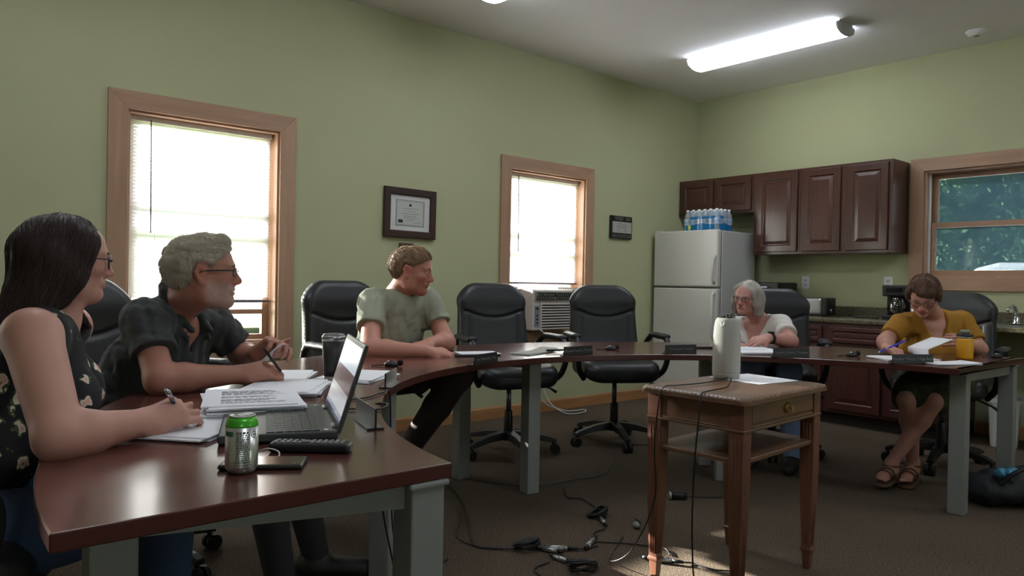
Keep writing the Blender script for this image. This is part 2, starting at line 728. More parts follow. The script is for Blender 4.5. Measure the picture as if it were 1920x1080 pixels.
for i, (a, b, z0, z1) in enumerate(WF_ADDED):
    root = bpy.data.objects.new('window_%d' % (i + 5), None)  # made-up window, unseen, admits fill daylight
    COL.objects.link(root)
    root.location = ((a + b) / 2, YF, z0)
    struct(root)
    hw, h, cw = (b - a) / 2, z1 - z0, .1
    m = MB()
    m.b2((-hw - cw, 0, -cw), (-hw, .02, h + cw)).b2((hw, 0, -cw), (hw + cw, .02, h + cw)).b2((-hw, 0, -cw), (hw, .02, 0)).b2((-hw, 0, h), (hw, .02, h + cw))
    m.build('casing', pine_h, root)
    m = MB()
    m.b2((-hw, -.14, 0), (-hw + .05, -.1, h)).b2((hw - .05, -.14, 0), (hw, -.1, h)).b2((-hw, -.14, 0), (hw, -.1, .05)).b2((-hw, -.14, h - .05), (hw, -.1, h)).b2((-hw, -.14, h * .5 - .02), (hw, -.1, h * .5 + .02))
    m.build('sash', pine_h, root)
    MB().b2((-hw + .05, -.122, .05), (hw - .05, -.118, h - .05)).build('pane', pane_mat, root)

# window_3, double hung, in the right wall (face looks along -x)
r3 = bpy.data.objects.new('window_3', None)
COL.objects.link(r3)
r3.location = (XW, (W3[0] + W3[1]) / 2, W3[2])
r3.rotation_euler.z = -PI / 2          # local +y = world +x (outwards), local x = world -y
struct(r3)
hw, h, t, cw = (W3[1] - W3[0]) / 2, W3[3] - W3[2], 0.016, 0.105
m = MB()
for s in (-1, 1):
    m.add([(s * hw, -0.02, 0), (s * (hw + cw), -0.02, -cw), (s * (hw + cw), -0.02, h + cw), (s * hw, -0.02, h),
           (s * hw, 0, 0), (s * (hw + cw), 0, -cw), (s * (hw + cw), 0, h + cw), (s * hw, 0, h)],
          [(0, 1, 2, 3), (4, 7, 6, 5), (0, 4, 5, 1), (1, 5, 6, 2), (2, 6, 7, 3), (3, 7, 4, 0)])
m.build('side_casing', pine, r3, bevel=0.002)
m = MB()
for zz, s in ((0, -1), (h, 1)):
    m.add([(-hw, -0.02, zz), (hw, -0.02, zz), (hw + cw, -0.02, zz + s * cw), (-hw - cw, -0.02, zz + s * cw),
           (-hw, 0, zz), (hw, 0, zz), (hw + cw, 0, zz + s * cw), (-hw - cw, 0, zz + s * cw)],
          [(0, 1, 2, 3), (4, 7, 6, 5), (0, 4, 5, 1), (1, 5, 6, 2), (2, 6, 7, 3), (3, 7, 4, 0)])
m.build('head_and_apron_casing', pine_h, r3, bevel=0.002)
m = MB()
m.b2((-hw, -.001, 0), (-hw + t, TH, h)).b2((hw - t, -.001, 0), (hw, TH, h)).b2((-hw + t, -.001, h - t), (hw - t, TH, h)).b2((-hw + t, -.001, 0), (hw - t, TH, t))
m.build('jamb', pine, r3)
m = MB()
for s in (-1, 1):
    m.box((s * (hw - t - 0.006), 0.055, h / 2), (0.012, 0.03, h - 2 * t))
m.build('sash_track', vinyl, r3)
zm = 0.405


def sash3(name, ya, yb, za, zb, mtl):
    m = MB()
    s = 0.045
    a = hw - t
    m.b2((-a, ya, za), (-a + s, yb, zb)).b2((a - s, ya, za), (a, yb, zb))
    m.b2((-a + s, ya, za), (a - s, yb, za + s * 0.95)).b2((-a + s, ya, zb - s * 0.9), (a - s, yb, zb))
    o = m.build(name, mtl, r3, bevel=0.002)
    MB().b2((-a + s, (ya + yb) / 2, za + s), (a - s, (ya + yb) / 2 + 0.004, zb - s)).build('pane', screen_mat, o)


sash3('lower_sash', 0.075, 0.11, t, zm + 0.04, pine_h)
sash3('upper_sash', 0.115, 0.15, zm, h - t, pine_h)

# ================================================================ the ground, trees and car outdoors
lawn = mat('lawn', (128, 156, 88), rough=0.9, scale=30, second=(108, 138, 76), spec=0.1)
asphalt = mat('asphalt', (120, 122, 128), rough=0.9, scale=60, var=0.12, spec=0.1)
m = MB()
m.add([(-60, YW + TH + 0.01, -0.45), (80, YW + TH + 0.01, -0.45), (80, 24, -0.45), (-60, 24, -0.45)], [(0, 1, 2, 3)])
struct(m.build('lawn_ground', lawn))
m = MB()
m.add([(-60, 24, -0.46), (80, 24, -0.46), (80, 120, -0.3), (-60, 120, -0.3)], [(0, 1, 2, 3)])
m.add([(-60, -60, -0.46), (XW + TH + 0.01, -60, -0.46), (XW + TH + 0.01, YF - TH - .01, -0.46), (-60, YF - TH - .01, -0.46)], [(0, 1, 2, 3)])
m.add([(XW + TH + 0.01, -40, -0.06), (80, -40, -0.06), (80, 24, -0.06), (XW + TH + 0.01, 24, -0.06)], [(0, 1, 2, 3)])
struct(m.build('road', asphalt))

leaf_mats = [mat('leaf_green_%d' % i, c, rough=0.7, var=0.25, scale=3, spec=0.15) for i, c in enumerate(((70, 102, 68), (82, 114, 76), (62, 94, 68)))]
bark = mat('bark', (70, 58, 46), rough=0.9, var=0.2, scale=12, bump=0.5)


def make_tree(x, y, H, R, seed, label, mi):
    ls, far = (1.35, x > 22) if x < 22 else (3.0, True)
    rng = np.random.RandomState(seed)
    t = thing('tree', label, 'tree', (x, y, -0.06), group='trees across the parking lot')
    m = MB()
    m.tube([(0, 0, 0), (0.05, 0.02, H * .3), (-0.04, 0.05, H * .7)], [0.24, 0.18, 0.06], 10)
    m.build('trunk', bark, t)
    K, n = (80, 330) if not far else (90, 260)
    d = rng.normal(size=(K, 3))
    d /= np.linalg.norm(d, axis=1)[:, None]
    rr = rng.rand(K, 1) ** .4
    c = np.concatenate([d[:, :2] * R * rr * .85, H * .52 + d[:, 2:] * H * .46 * rr], 1)
    br = R * (.18 + .15 * rng.rand(K, 1))
    e = rng.normal(size=(K, n, 3))
    e /= np.linalg.norm(e, axis=2)[..., None]
    p = (c[:, None] + e * br[:, None] * (.5 + .55 * rng.rand(K, n, 1))).reshape(-1, 3)
    e = e.reshape(-1, 3)
    ax = rng.normal(size=p.shape)
    ax /= np.linalg.norm(ax, axis=1)[:, None]
    bx = np.cross(ax, e + .3 * rng.normal(size=p.shape))
    bx /= np.linalg.norm(bx, axis=1)[:, None] + 1e-9
    s = (.035 + .05 * rng.rand(len(p), 1)) * ls
    Q = np.stack([p - ax * s, p + bx * s * .55, p + ax * s, p - bx * s * .55], 1)[p[:, 2] > .2]
    me = bpy.data.meshes.new('foliage')
    me.vertices.add(len(Q) * 4)
    me.vertices.foreach_set('co', Q.astype(np.float32).ravel())
    me.loops.add(len(Q) * 4)
    me.loops.foreach_set('vertex_index', np.arange(len(Q) * 4, dtype=np.int32))
    me.polygons.add(len(Q))
    me.polygons.foreach_set('loop_start', np.arange(0, len(Q) * 4, 4, dtype=np.int32))
    me.materials.append(leaf_mats[mi])
    me.update(calc_edges=True)
    o = bpy.data.objects.new('foliage', me)
    COL.objects.link(o)
    o.parent = t


make_tree(20.5, 8.4, 9.5, 2.9, 1, 'leafy green tree across the parking lot, leftmost seen through the right window', 0)
make_tree(21.5, 5.4, 10.5, 3.0, 2, 'leafy green tree directly behind the parked car outside the right window', 1)
make_tree(23.5, 7.2, 12, 3.6, 3, 'taller leafy tree standing behind the leftmost tree outside the right window', 2)
make_tree(24.5, 4.0, 12, 3.6, 4, 'taller leafy tree in the back row at the right outside the right window', 0)
make_tree(21.0, 2.2, 9.5, 3.0, 5, 'leafy tree at the right end of the front row outside the right window', 2)
make_tree(27.5, 9.6, 13, 4.2, 6, 'big dark tree at the far left of the back row outside the right window', 2)
make_tree(28.5, 6.4, 13, 4.2, 7, 'big tree in the middle of the farthest row outside the right window', 0)
make_tree(28.0, 2.6, 13, 4.2, 8, 'big tree at the far right of the farthest row outside the right window', 2)

car_paint = mat('silver_car_paint', (200, 205, 214), rough=0.25, metal=0.3, var=0.02, coat=0.6)
car_glass = mat('car_glass', (40, 52, 62), rough=0.08, var=0.02)
tyre = mat('tyre_rubber', (24, 24, 24), rough=0.85)
hub = mat('wheel_alloy', (150, 152, 156), rough=0.35, metal=0.8)
car = thing('car', 'silver car parked outside beyond the right window', 'car', (16.5, 4.4, -0.06), -PI / 2 + 0.10)
prof = [(-2.25, .32), (-2.28, .75), (-2.1, .98), (-1.2, 1.08), (-.55, 1.60), (-.2, 1.70), (1.4, 1.68), (2.0, 1.2), (2.2, .95), (2.22, .35)]
m = MB()
M = Matrix(((1, 0, 0), (0, 0, -1), (0, 1, 0)))
m.prism([(x, z) for x, z in prof], -.88, .88, M=M)
m.build('body', car_paint, car, bevel=0.09, seg=4)
m = MB()
m.prism([(-1.02, 1.12), (-.5, 1.55), (1.35, 1.58), (1.75, 1.16)], -.892, .892, M=M)
m.build('side_glass', car_glass, car, bevel=0.02)
m = MB()
m.add([(-1.22, -.74, 1.10), (-1.22, .74, 1.10), (-.60, .66, 1.585), (-.60, -.66, 1.585)], [(0, 1, 2, 3)])
m.build('windshield', car_glass, car, solid=0.01)
for sx in (-1.4, 1.4):
    for sy in (-.82, .82):
        m = MB()
        m.cyl((sx, sy - .11, .34), (sx, sy + .11, .34), .34, n=28)
        wv = m.build('wheel', tyre, car, bevel=0.03)
        m = MB()
        m.cyl((sx, sy - .115, .34), (sx, sy + .115, .34), .2, n=20)
        m.build('hub_cap', hub, wv)
# ================================================================ venetian blinds
def translucent(name, rgb, f=0.5):
    m = bpy.data.materials.new(name)
    m.use_nodes = True
    nt = m.node_tree
    nt.nodes.clear()
    out = nt.nodes.new('ShaderNodeOutputMaterial')
    d = nt.nodes.new('ShaderNodeBsdfDiffuse')
    t = nt.nodes.new('ShaderNodeBsdfTranslucent')
    n = nt.nodes.new('ShaderNodeTexNoise')
    n.inputs['Scale'].default_value = 8
    cr = nt.nodes.new('ShaderNodeValToRGB')
    c = lin(rgb)
    cr.color_ramp.elements[0].color = tuple(v * .96 for v in c[:3]) + (1,)
    cr.color_ramp.elements[1].color = c
    nt.links.new(n.outputs['Fac'], cr.inputs[0])
    nt.links.new(cr.outputs[0], d.inputs[0])
    nt.links.new(cr.outputs[0], t.inputs[0])
    mx = nt.nodes.new('ShaderNodeMixShader')
    mx.inputs[0].default_value = f
    nt.links.new(d.outputs[0], mx.inputs[1])
    nt.links.new(t.outputs[0], mx.inputs[2])
    nt.links.new(mx.outputs[0], out.inputs[0])
    return m


slat_mat = translucent('blind_slat', (230, 230, 233), 0.36)
rail_mat = mat('blind_rail', (214, 214, 214), rough=0.4, var=0.02)
wand_mat = mat('blind_wand', (120, 112, 120), rough=0.25, var=0.02)
cord_white = mat('white_cord', (205, 203, 196), rough=0.7, var=0.03)


def blind(W, zbot, label, wand_z):
    x0, x1, z0, z1 = W
    w = x1 - x0 - 0.05
    t = thing('venetian_blind', label, 'window blind', ((x0 + x1) / 2, YW + 0.075, z1 - 0.015), group='venetian blinds in the back wall windows')
    hw = w / 2
    MB().b2((-hw, -0.018, -0.03), (hw, 0.018, 0.0)).build('head_rail', rail_mat, t, bevel=0.002)
    drop = z1 - 0.015 - zbot
    n = int((drop - 0.05) / 0.0208)
    m = MB()
    a = math.radians(58)
    ty, tz = math.cos(a), math.sin(a)             # across the slat: inner edge low, so light is thrown up to the ceiling
    for i in range(n):
        z = -0.045 - i * 0.0208
        P = []
        for s, bow in ((-1, 0), (0, 0.0022), (1, 0)):
            yy = s * 0.0125 * ty + bow * math.sin(a)
            zz = s * 0.0125 * tz + bow * math.cos(a)
            P += [(-hw + .004, yy, z + zz), (hw - .004, yy, z + zz)]
        m.add(P, [(0, 1, 3, 2), (2, 3, 5, 4)], smooth=True)
    m.build('slats', slat_mat, t, merge=False)
    MB().b2((-hw, -0.013, -drop), (hw, 0.013, -drop + 0.018)).build('bottom_rail', wand_mat, t, bevel=0.003)
    for xx in (-hw + .14, hw - .14):
        m = MB()
        m.tube([(xx, -0.014, -0.03), (xx, -0.014, -drop)], 0.0009, 5)
        m.tube([(xx, 0.014, -0.03), (xx, 0.014, -drop)], 0.0009, 5)
        m.build('ladder_cord', cord_white, t)
    MB().tube([(-hw + .11, -0.026, -0.02), (-hw + .115, -0.03, wand_z - (z1 - 0.015))], 0.0042, 6).build('tilt_wand', wand_mat, t)
    return t


blind(W1, 0.940, 'white venetian blind in the larger left window, lowered almost to the sill', 1.35)
blind(W2, 1.088, 'white venetian blind lowered onto the window air conditioner', 1.36)
blind(W_ADDED, 0.70, 'white venetian blind fully lowered in the added unseen window at the far left end', 1.36)

# ================================================================ window air conditioner
ac_white = mat('ac_plastic', (206, 198, 190), rough=0.5, var=0.03)
ac_grey = mat('ac_grille_grey', (150, 148, 140), rough=0.55, var=0.04)
ac_dark = mat('ac_dark_cavity', (24, 24, 24), rough=0.8)
ac_panel = mat('ac_control_panel', (120, 126, 138), rough=0.4)
AX0, AX1, AZ0, AZ1 = 4.05, 4.515, 0.700, 1.045
t = thing('air_conditioner', 'white window air conditioner below the blind of the right-hand back window', 'air conditioner', ((AX0 + AX1) / 2, YW - 0.13, AZ0))
w, h = AX1 - AX0, AZ1 - AZ0
MB().b2((-w / 2, 0, 0.004), (w / 2, 0.5, h)).build('housing', ac_white, t, bevel=0.012, seg=3)
m = MB()
m.b2((-w / 2 + .02, -0.012, h - .095), (w / 2 - .02, 0.0, h - .012))
m.build('vent_frame', ac_grey, t, bevel=0.004)
m = MB()
for i in range(16):
    x = -w / 2 + .04 + i * (w - .08) / 15
    m.box((x, -0.014, h - .054), (0.004, 0.012, 0.066), M=Matrix.Rotation(0.5 if i < 8 else -0.5, 3, 'Y'))
for k in range(3):
    m.box((0, -0.016, h - .028 - k * .026), (w - .06, 0.004, 0.004))
m.build('air_louvre', ac_dark, t)
MB().b2((-w / 2 + .085, -0.004, .015), (w / 2 - .015, 0.004, h - .115)).build('intake_cavity', ac_dark, t)
m = MB()
for i in range(10):
    z = .02 + i * (h - .14) / 9
    m.box((.035, -0.011, z), (w - .105, 0.014, 0.0105), M=Matrix.Rotation(0.35, 3, 'X'))
m.b2((-w / 2 + .075, -0.014, .008), (-w / 2 + .087, 0.0, h - .105)).b2((w / 2 - .018, -0.014, .008), (w / 2 - .006, 0, h - .105))
m.build('intake_grille', ac_white, t, bevel=0.002)
MB().b2((-w / 2 + .018, -0.006, .04), (-w / 2 + .066, 0.002, h - .135)).build('control_panel', ac_panel, t, bevel=0.002)
m = MB()
for z in (.07, .10, .13):
    m.cyl((-w / 2 + .042, -0.009, z), (-w / 2 + .042, -0.004, z), 0.008, n=14)
m.b2((-w / 2 + .028, -0.008, h - .165), (-w / 2 + .056, -0.004, h - .148))
m.build('control_button', ac_dark, t)
for sx, name in ((-1, 'side_panel'), (1, 'side_panel')):
    a = -w / 2 if sx < 0 else w / 2
    b = W2[0] + .015 - (AX0 + AX1) / 2 if sx < 0 else W2[1] - .015 - (AX0 + AX1) / 2
    m = MB()
    lo, hi = min(a, b), max(a, b)
    nfold = 8
    P = []
    for i in range(nfold * 2 + 1):
        x = lo + (hi - lo) * i / (nfold * 2)
        y = .20 + (.006 if i % 2 else -.004)
        P += [(x, y, 0.006), (x, y, h + .02)]
    m.add(P, [(2 * i, 2 * i + 2, 2 * i + 3, 2 * i + 1) for i in range(nfold * 2)])
    m.build(name, ac_white, t, solid=0.003)
MB().b2((W2[0] + .02 - (AX0 + AX1) / 2, .15, h - .006), (W2[1] - .02 - (AX0 + AX1) / 2, .26, h + .004)).build('top_rail', ac_white, t, bevel=0.003)
pts = spline([(4.12, YW - .135, .72), (4.16, YW - .16, .66), (4.20, YW - .06, .5), (4.22, YW - .05, .33), (4.17, YW - .09, .2), (4.25, YW - .10, .08), (4.45, YW - .14, .012), (4.62, YW - .19, .012), (4.50, YW - .28, .012), (4.36, YW - .22, .012), (4.28, YW - .1, .10), (4.24, YW - .03, .28)], 8)
tag(MB().tube([tuple(p) for p in pts], 0.0055, 8).build('power_cord', cord_white), 'white power cord looping from the air conditioner down to the floor', 'cord')

# ================================================================ pictures and a brown plate on the back wall
frame_dark = wood_mat('dark_frame_wood', (40, 22, 18), (62, 34, 26), rough=0.4, scale=5, stretch=(8, 8, 8))
paper_w = mat('paper', (236, 236, 240), rough=0.85, var=0.02, scale=8, spec=0.2)
paper_grey = mat('paper_grey', (168, 168, 160), rough=0.85, var=0.03, scale=8)
mat_board = mat('mat_board', (205, 205, 203), rough=0.9, var=0.02)
ink = mat('printed_ink', (52, 52, 54), rough=0.8)
ink_soft = mat('faint_ink', (128, 128, 128), rough=0.8)


def frame_ring(m, w, h, b, y0, y1, mi=0):
    o = [(-w / 2, -h / 2), (w / 2, -h / 2), (w / 2, h / 2), (-w / 2, h / 2)]
    i = [(-w / 2 + b, -h / 2 + b), (w / 2 - b, -h / 2 + b), (w / 2 - b, h / 2 - b), (-w / 2 + b, h / 2 - b)]
    for k in range(4):
        n = (k + 1) % 4
        P = [(o[k][0], y0, o[k][1]), (o[n][0], y0, o[n][1]), (i[n][0], y0 - .0, i[n][1]), (i[k][0], y0, i[k][1])]
        P += [(p[0], y1, p[2]) for p in P]
        m.add(P, [(0, 1, 2, 3), (7, 6, 5, 4), (0, 4, 5, 1), (1, 5, 6, 2), (2, 6, 7, 3), (3, 7, 4, 0)], mi)


t = thing('framed_certificate', 'certificate in a wide dark wood frame hanging between the two back windows', 'picture', (2.925, YW - 0.003, 1.59))
t.rotation_euler.y = math.radians(0.6)
w, h = 0.442, 0.360
m = MB()
frame_ring(m, w, h, .05, -0.028, 0)
frame_ring(m, w - .06, h - .06, .022, -0.022, 0)
m.build('frame', frame_dark, t, bevel=0.005, seg=3)
MB().b2((-w / 2 + .04, -0.012, -h / 2 + .04), (w / 2 - .04, -0.002, h / 2 - .04)).build('mount', mat_board, t)
m = MB()
frame_ring(m, .245, .19, .004, -0.0135, -0.012)
frame_ring(m, .228, .173, .0022, -0.0137, -0.012)
m.build('border', ink_soft, t)
c = MB().b2((-.115, -0.0130, -.088), (.115, -0.0118, .088)).build('certificate', mat('certificate_paper', (188, 190, 182), rough=.85, var=.03), t)
m = MB()
rnd = random.Random(3)
for i, (ww, z) in enumerate(((.13, .032), (.09, .012), (.15, -.006), (.10, -.022), (.12, -.036), (.055, -.052))):
    m.b2((-ww / 2, -0.0142, z), (ww / 2, -0.0128, z + .003))
m.b2((.03, -0.0142, -.068), (.095, -0.0128, -.0655))
m.build('text_lines', ink_soft, c)
m = MB()
m.cyl((0, -0.0142, .058), (0, -0.0128, .058), .011, n=8)
m.b2((-.10, -0.0142, -.072), (-.062, -0.0128, -.05))
m.build('seal', ink, c)

t = thing('wall_plaque', 'small dark plaque with a pale label hanging to the right of the second back window', 'plaque', (5.243, YW - 0.002, 1.632))
MB().b2((-.148, -0.022, -.106), (.148, 0, .106)).build('board', mat('plaque_black', (26, 26, 24), rough=.35), t, bevel=0.003)
pl = MB().b2((-.128, -0.0235, -.052), (.136, -0.021, .052)).build('label', paper_grey, t)
m = MB()
for ww, x, z in ((.06, -.03, .03), (.05, .04, .024), (.15, 0, .008), (.12, 0, -.008), (.05, .06, -.032), (.03, -.05, -.032)):
    m.b2((x - ww / 2, -0.0245, z), (x + ww / 2, -0.023, z + .005))
m.build('text_lines', ink_soft, pl)
m = MB()
m.b2((-.1, -0.0235, .064), (.02, -0.021, .098)).b2((.05, -0.0235, .066), (.12, -0.021, .096))
m.b2((-.13, -0.0235, -.094), (.13, -0.021, -.066))
m.build('picture_strip', mat('plaque_photo', (96, 94, 84), rough=.5, scale=60, second=(50, 52, 46)), t)

t = tag(MB().b2((-.055, -0.03, -.06), (.055, 0, .06)).build('brown_wall_plate', mat('brown_plate', (84, 62, 46), rough=.5), loc=(2.895, YW - 0.001, 1.312), bevel=0.004),
        'small brown plate on the wall behind the head of the green-shirted man', 'wall plate')  # plain brown plate of unknown use, not a picture

# ================================================================ ceiling lights and detector
lens = mat('light_lens', (255, 255, 250), rough=0.4, var=0.0, emit=((238, 245, 255), 10.5))
lamp_end = mat('light_end_cap', (190, 192, 194), rough=0.4, var=0.02)


def wrap_light(x, y0, y1, label):
    t = thing('ceiling_light', label, 'ceiling light', (x, (y0 + y1) / 2, ZC), group='fluorescent wraparound ceiling lights')
    L = (y1 - y0) / 2
    prof = [(-.105, -.012), (-.128, -.016), (-.134, -.03), (-.118, -.062), (-.06, -.086), (0, -.091), (.06, -.086), (.118, -.062), (.134, -.03), (.128, -.016), (.105, -.012)]
    M = Matrix(((1, 0, 0), (0, 0, 1), (0, 1, 0)))
    m = MB()
    n = len(prof)
    P = [(px, -L + .012, pz) for px, pz in prof] + [(px, L - .012, pz) for px, pz in prof]
    m.add(P, [(i, i + 1, n + i + 1, n + i) for i in range(n - 1)], smooth=True)
    m.build('lens', lens, t)
    for s in (-1, 1):
        m = MB()
        pr = [(-.10, -.0005)] + [(a * 1.02, b * 1.03) for a, b in prof] + [(.10, -.0005)]
        n = len(pr)
        P = [(px, s * (L - .014), pz) for px, pz in pr] + [(px, s * L, pz) for px, pz in pr]
        m.add(P, [tuple(range(n)), tuple(range(2 * n - 1, n - 1, -1))] + [(i, (i + 1) % n, n + (i + 1) % n, n + i) for i in range(n)])
        m.build('end_cap', lamp_end, t, bevel=0.003)
    MB().b2((-.104, -L + .02, -.013), (.104, L - .02, -0.0005)).build('base_tray', lamp_end, t)
    return t


wrap_light(5.24, 2.50, 3.79, 'long glowing fluorescent light on the ceiling in front of the kitchen cabinets')
wrap_light(2.97, 2.52, 3.80, 'ceiling light cut off by the top edge of the picture')
wrap_light(0.70, 2.50, 3.78, 'added ceiling fill light over the left arm of the table, out of view')  # unseen fixture added for fill light
wrap_light(5.24, -0.60, 0.68, 'added ceiling fill light behind the camera at the right')  # this row behind the camera is added to fill the room with light
wrap_light(2.97, -0.60, 0.68, 'added ceiling fill light behind the camera in the middle')
wrap_light(0.70, -0.60, 0.68, 'added ceiling fill light behind the camera at the left')
t = thing('smoke_detector', 'round off-white detector on the ceiling near the right wall', 'smoke detector', (6.1, 1.94, ZC))
MB().lathe([(0.0, -.035), (.04, -.034), (.055, -.026), (.062, -.01), (.07, -.008), (.07, 0)], n=28).build('body', ceil_paint, t)
MB().lathe([(.018, -.037), (.02, -.037), (.02, -.030), (.018, -.030)], n=20).build('sensor_ring', ac_grey, t)

# ================================================================ refrigerator
fr_white = mat('fridge_enamel', (205, 203, 196), rough=0.3, var=0.02, scale=6, bump=0.04, bscale=260)
fr_side = mat('fridge_side', (190, 190, 186), rough=0.45, var=0.02, bump=0.1, bscale=300)
gasket = mat('fridge_gasket', (70, 68, 64), rough=0.7)
FX, FY0, FY1, FH = 5.70, 3.845, 4.562, 1.615
t = thing('refrigerator', 'white top-freezer refrigerator in the corner by the back wall', 'refrigerator', (FX, (FY0 + FY1) / 2, 0))
hw = (FY1 - FY0) / 2
MB().b2((.075, -hw, .02), (.62, hw, FH - .008)).build('cabinet_body', fr_side, t, bevel=0.008, seg=3)
for nm, za, zb in (('freezer_door', 1.092, FH), ('fridge_door', .09, 1.078)):
    MB().b2((.062, -hw + .01, za + .01), (.078, hw - .01, zb - .01)).build('gasket', gasket, t)
    m = MB()
    m.b2((0.0, -hw, za), (.062, hw, zb))
    d = m.build(nm, fr_white, t, bevel=0.014, seg=4)
    m = MB()
    if nm == 'freezer_door':
        pts = [(-.002, -hw + .025, za + .03), (-.028, -hw + .03, za + .06), (-.03, -hw + .03, za + .24), (-.002, -hw + .022, za + .29)]
    else:
        pts = [(-.002, -hw + .025, zb - .03), (-.028, -hw + .03, zb - .06), (-.03, -hw + .03, zb - .42), (-.002, -hw + .022, zb - .47)]
    m.tube(pts, [.012, .013, .013, .012], 10)
    m.build('handle', fr_white, d)
MB().b2((.02, -hw + .02, .01), (.08, hw - .02, .085)).build('kick_plate', gasket, t)
m = MB()
for x in (.12, .55):
    for s in (-1, 1):
        m.cyl((x, s * (hw - .05), 0), (x, s * (hw - .05), .03), .018, n=12)
m.build('levelling_feet', gasket, t)
MB().b2((.0, hw - .06, FH - .01), (.07, hw - .01, FH + .012)).build('hinge_cover', fr_white, t, bevel=0.003)

# ================================================================ water bottles in a shrink wrapped case
def clear_plastic(name, tint, haze, f, gloss=.1):
    return glass_mat(name, tint, gloss, haze=(haze, f))


bot_mat = clear_plastic('water_bottle_plastic', (.8, .88, .92), (190, 205, 215), .35, .12)
lab_mat = mat('water_bottle_label', (54, 128, 190), rough=.4, scale=30, second=(200, 215, 225))
cap_mat = mat('bottle_cap', (232, 234, 236), rough=.4)
wrap_mat = clear_plastic('shrink_wrap', (.93, .95, .97), (205, 214, 222), .22, .08)
proto = thing('water_bottle', 'small water bottle in the shrink-wrapped case on the refrigerator', 'bottle', (0, 0, 0), group='water bottles in the case on the refrigerator')
MB().lathe([(.0, 0), (.029, .002), (.031, .02), (.029, .045), (.031, .06), (.031, .12), (.027, .15), (.014, .178), (.0125, .19)], n=14).build('bottle_body', bot_mat, proto)
MB().lathe([(.0316, .062), (.0318, .064), (.0318, .116), (.0316, .118)], n=14).build('label', lab_mat, proto)
MB().lathe([(.0, .205), (.0135, .204), (.0142, .19), (.0142, .188)], n=14).build('cap', cap_mat, proto)
BX, BY = 5.79, 3.92
i = 0
for a in range(4):
    for b in range(6):
        o = proto if i == 0 else copy_tree(proto)
        o.location = (BX + a * .064, BY + b * .064, FH - .006)
        row = ('front', 'second', 'third', 'rear')[a]
        pos = ('first from the right', 'second from the right', 'third from the right', 'third from the left', 'second from the left', 'first from the left')[b]
        o['label'] = 'water bottle %s in the %s row of the refrigerator-top case' % (pos, row)
        i += 1
wr = thing('shrink_wrap', 'clear and blue printed plastic wrap around the case of water bottles', 'plastic wrap', (BX + .096, BY + .16, FH - .006))


def wrap_fn(u, v):
    a = 2 * PI * u
    ex = .132 + .004 * math.sin(9 * a)
    ey = .196 + .004 * math.sin(7 * a + 1)
    c, s = math.cos(a), math.sin(a)
    k = 1.0 / (abs(c) ** 6 + abs(s) ** 6) ** (1 / 6)
    z = .002 + v * .182
    sh = 1 - .10 * max(0, (v - .72) / .28) ** 2
    return (ex * c * k * sh, ey * s * k * sh, z)


MB().grid(wrap_fn, 64, 8).build('film', wrap_mat, wr)
m = MB()
print_mat = clear_plastic('printed_film_blue', (.5, .65, .8), (30, 118, 176), .75, .08)
pw = MB()


def band(u, v):
    a = PI * .5 + 2 * PI * (.0 + u * 1.0)
    x, y, z = wrap_fn((a / (2 * PI)) % 1, .03 + v * .30 + .05 * math.sin(u * 30) * v)
    return (x * 1.012, y * 1.012, z)


pw.grid(band, 64, 3)


def band2(u, v):
    a = 2 * PI * (.42 + u * .28)
    x, y, z = wrap_fn((a / (2 * PI)) % 1, .60 + v * .13)
    return (x * 1.012, y * 1.012, z)


pw.grid(band2, 14, 2)
pw.build('printed_band', print_mat, wr)
m = MB()
m.sphere((-.137, .11, .035), .016, 8, s=(.15, 1, 1.6))
m.build('printed_badge', mat('badge_lime', (190, 205, 70), rough=.4), wr)

# ================================================================ kitchen cabinets
cherry = wood_mat('cherry_cabinet', (59, 32, 25), (80, 46, 35), rough=0.28, scale=3.5, stretch=(1.2, 1.2, 9), coat=.25)
cherry_dark = wood_mat('cherry_cabinet_base', (56, 28, 25), (78, 40, 34), rough=0.35, scale=3.5, stretch=(1.2, 1.2, 9), coat=.15)


def raised_door(name, y0, y1, z0, z1, xf, parent, mtl, rail=.055):
    """raised panel door whose face looks along -x at xf; y, z in parent space"""
    w, h = y1 - y0, z1 - z0
    rings = [(0, .004), (.003, 0), (rail, 0), (rail + .008, .009), (rail + .014, .009), (rail + .042, .002), (rail + .048, .002)]
    P = []
    for ins, dep in rings:
        P += [(xf + dep, y0 + ins, z0 + ins), (xf + dep, y1 - ins, z0 + ins), (xf + dep, y1 - ins, z1 - ins), (xf + dep, y0 + ins, z1 - ins)]
    F = []
    for r in range(len(rings) - 1):
        for k in range(4):
            n = (k + 1) % 4
            F.append((r * 4 + k, r * 4 + n, r * 4 + 4 + n, r * 4 + 4 + k))
    l = (len(rings) - 1) * 4
    F.append((l, l + 1, l + 2, l + 3))
    b = len(P)
    P += [(xf + .019, y0, z0), (xf + .019, y1, z0), (xf + .019, y1, z1), (xf + .019, y0, z1)]
    for k in range(4):
        n = (k + 1) % 4
        F.append((k, n, b + n, b + k))
    F.append((b, b + 1, b + 2, b + 3))
    m = MB()
    m.add(P, F)
    return m.build(name, mtl, parent, bevel=0.0012)


def wall_cab(label, y0, y1, z0, z1, doors, depth=.315):
    t = thing('wall_cabinet', label, 'cabinet', (XW - .001, (y0 + y1) / 2, z0), group='dark cherry wall cabinets')
    w = (y1 - y0) / 2
    h = z1 - z0
    xf = -depth
    MB().b2((xf, -w, 0), (0, w, h)).build('carcass', cherry, t, bevel=0.0015)
    cy = (y0 + y1) / 2
    for a, b in doors:
        raised_door('door', a - cy, b - cy, .022, h - .022, xf - .020, t, cherry)
    return t


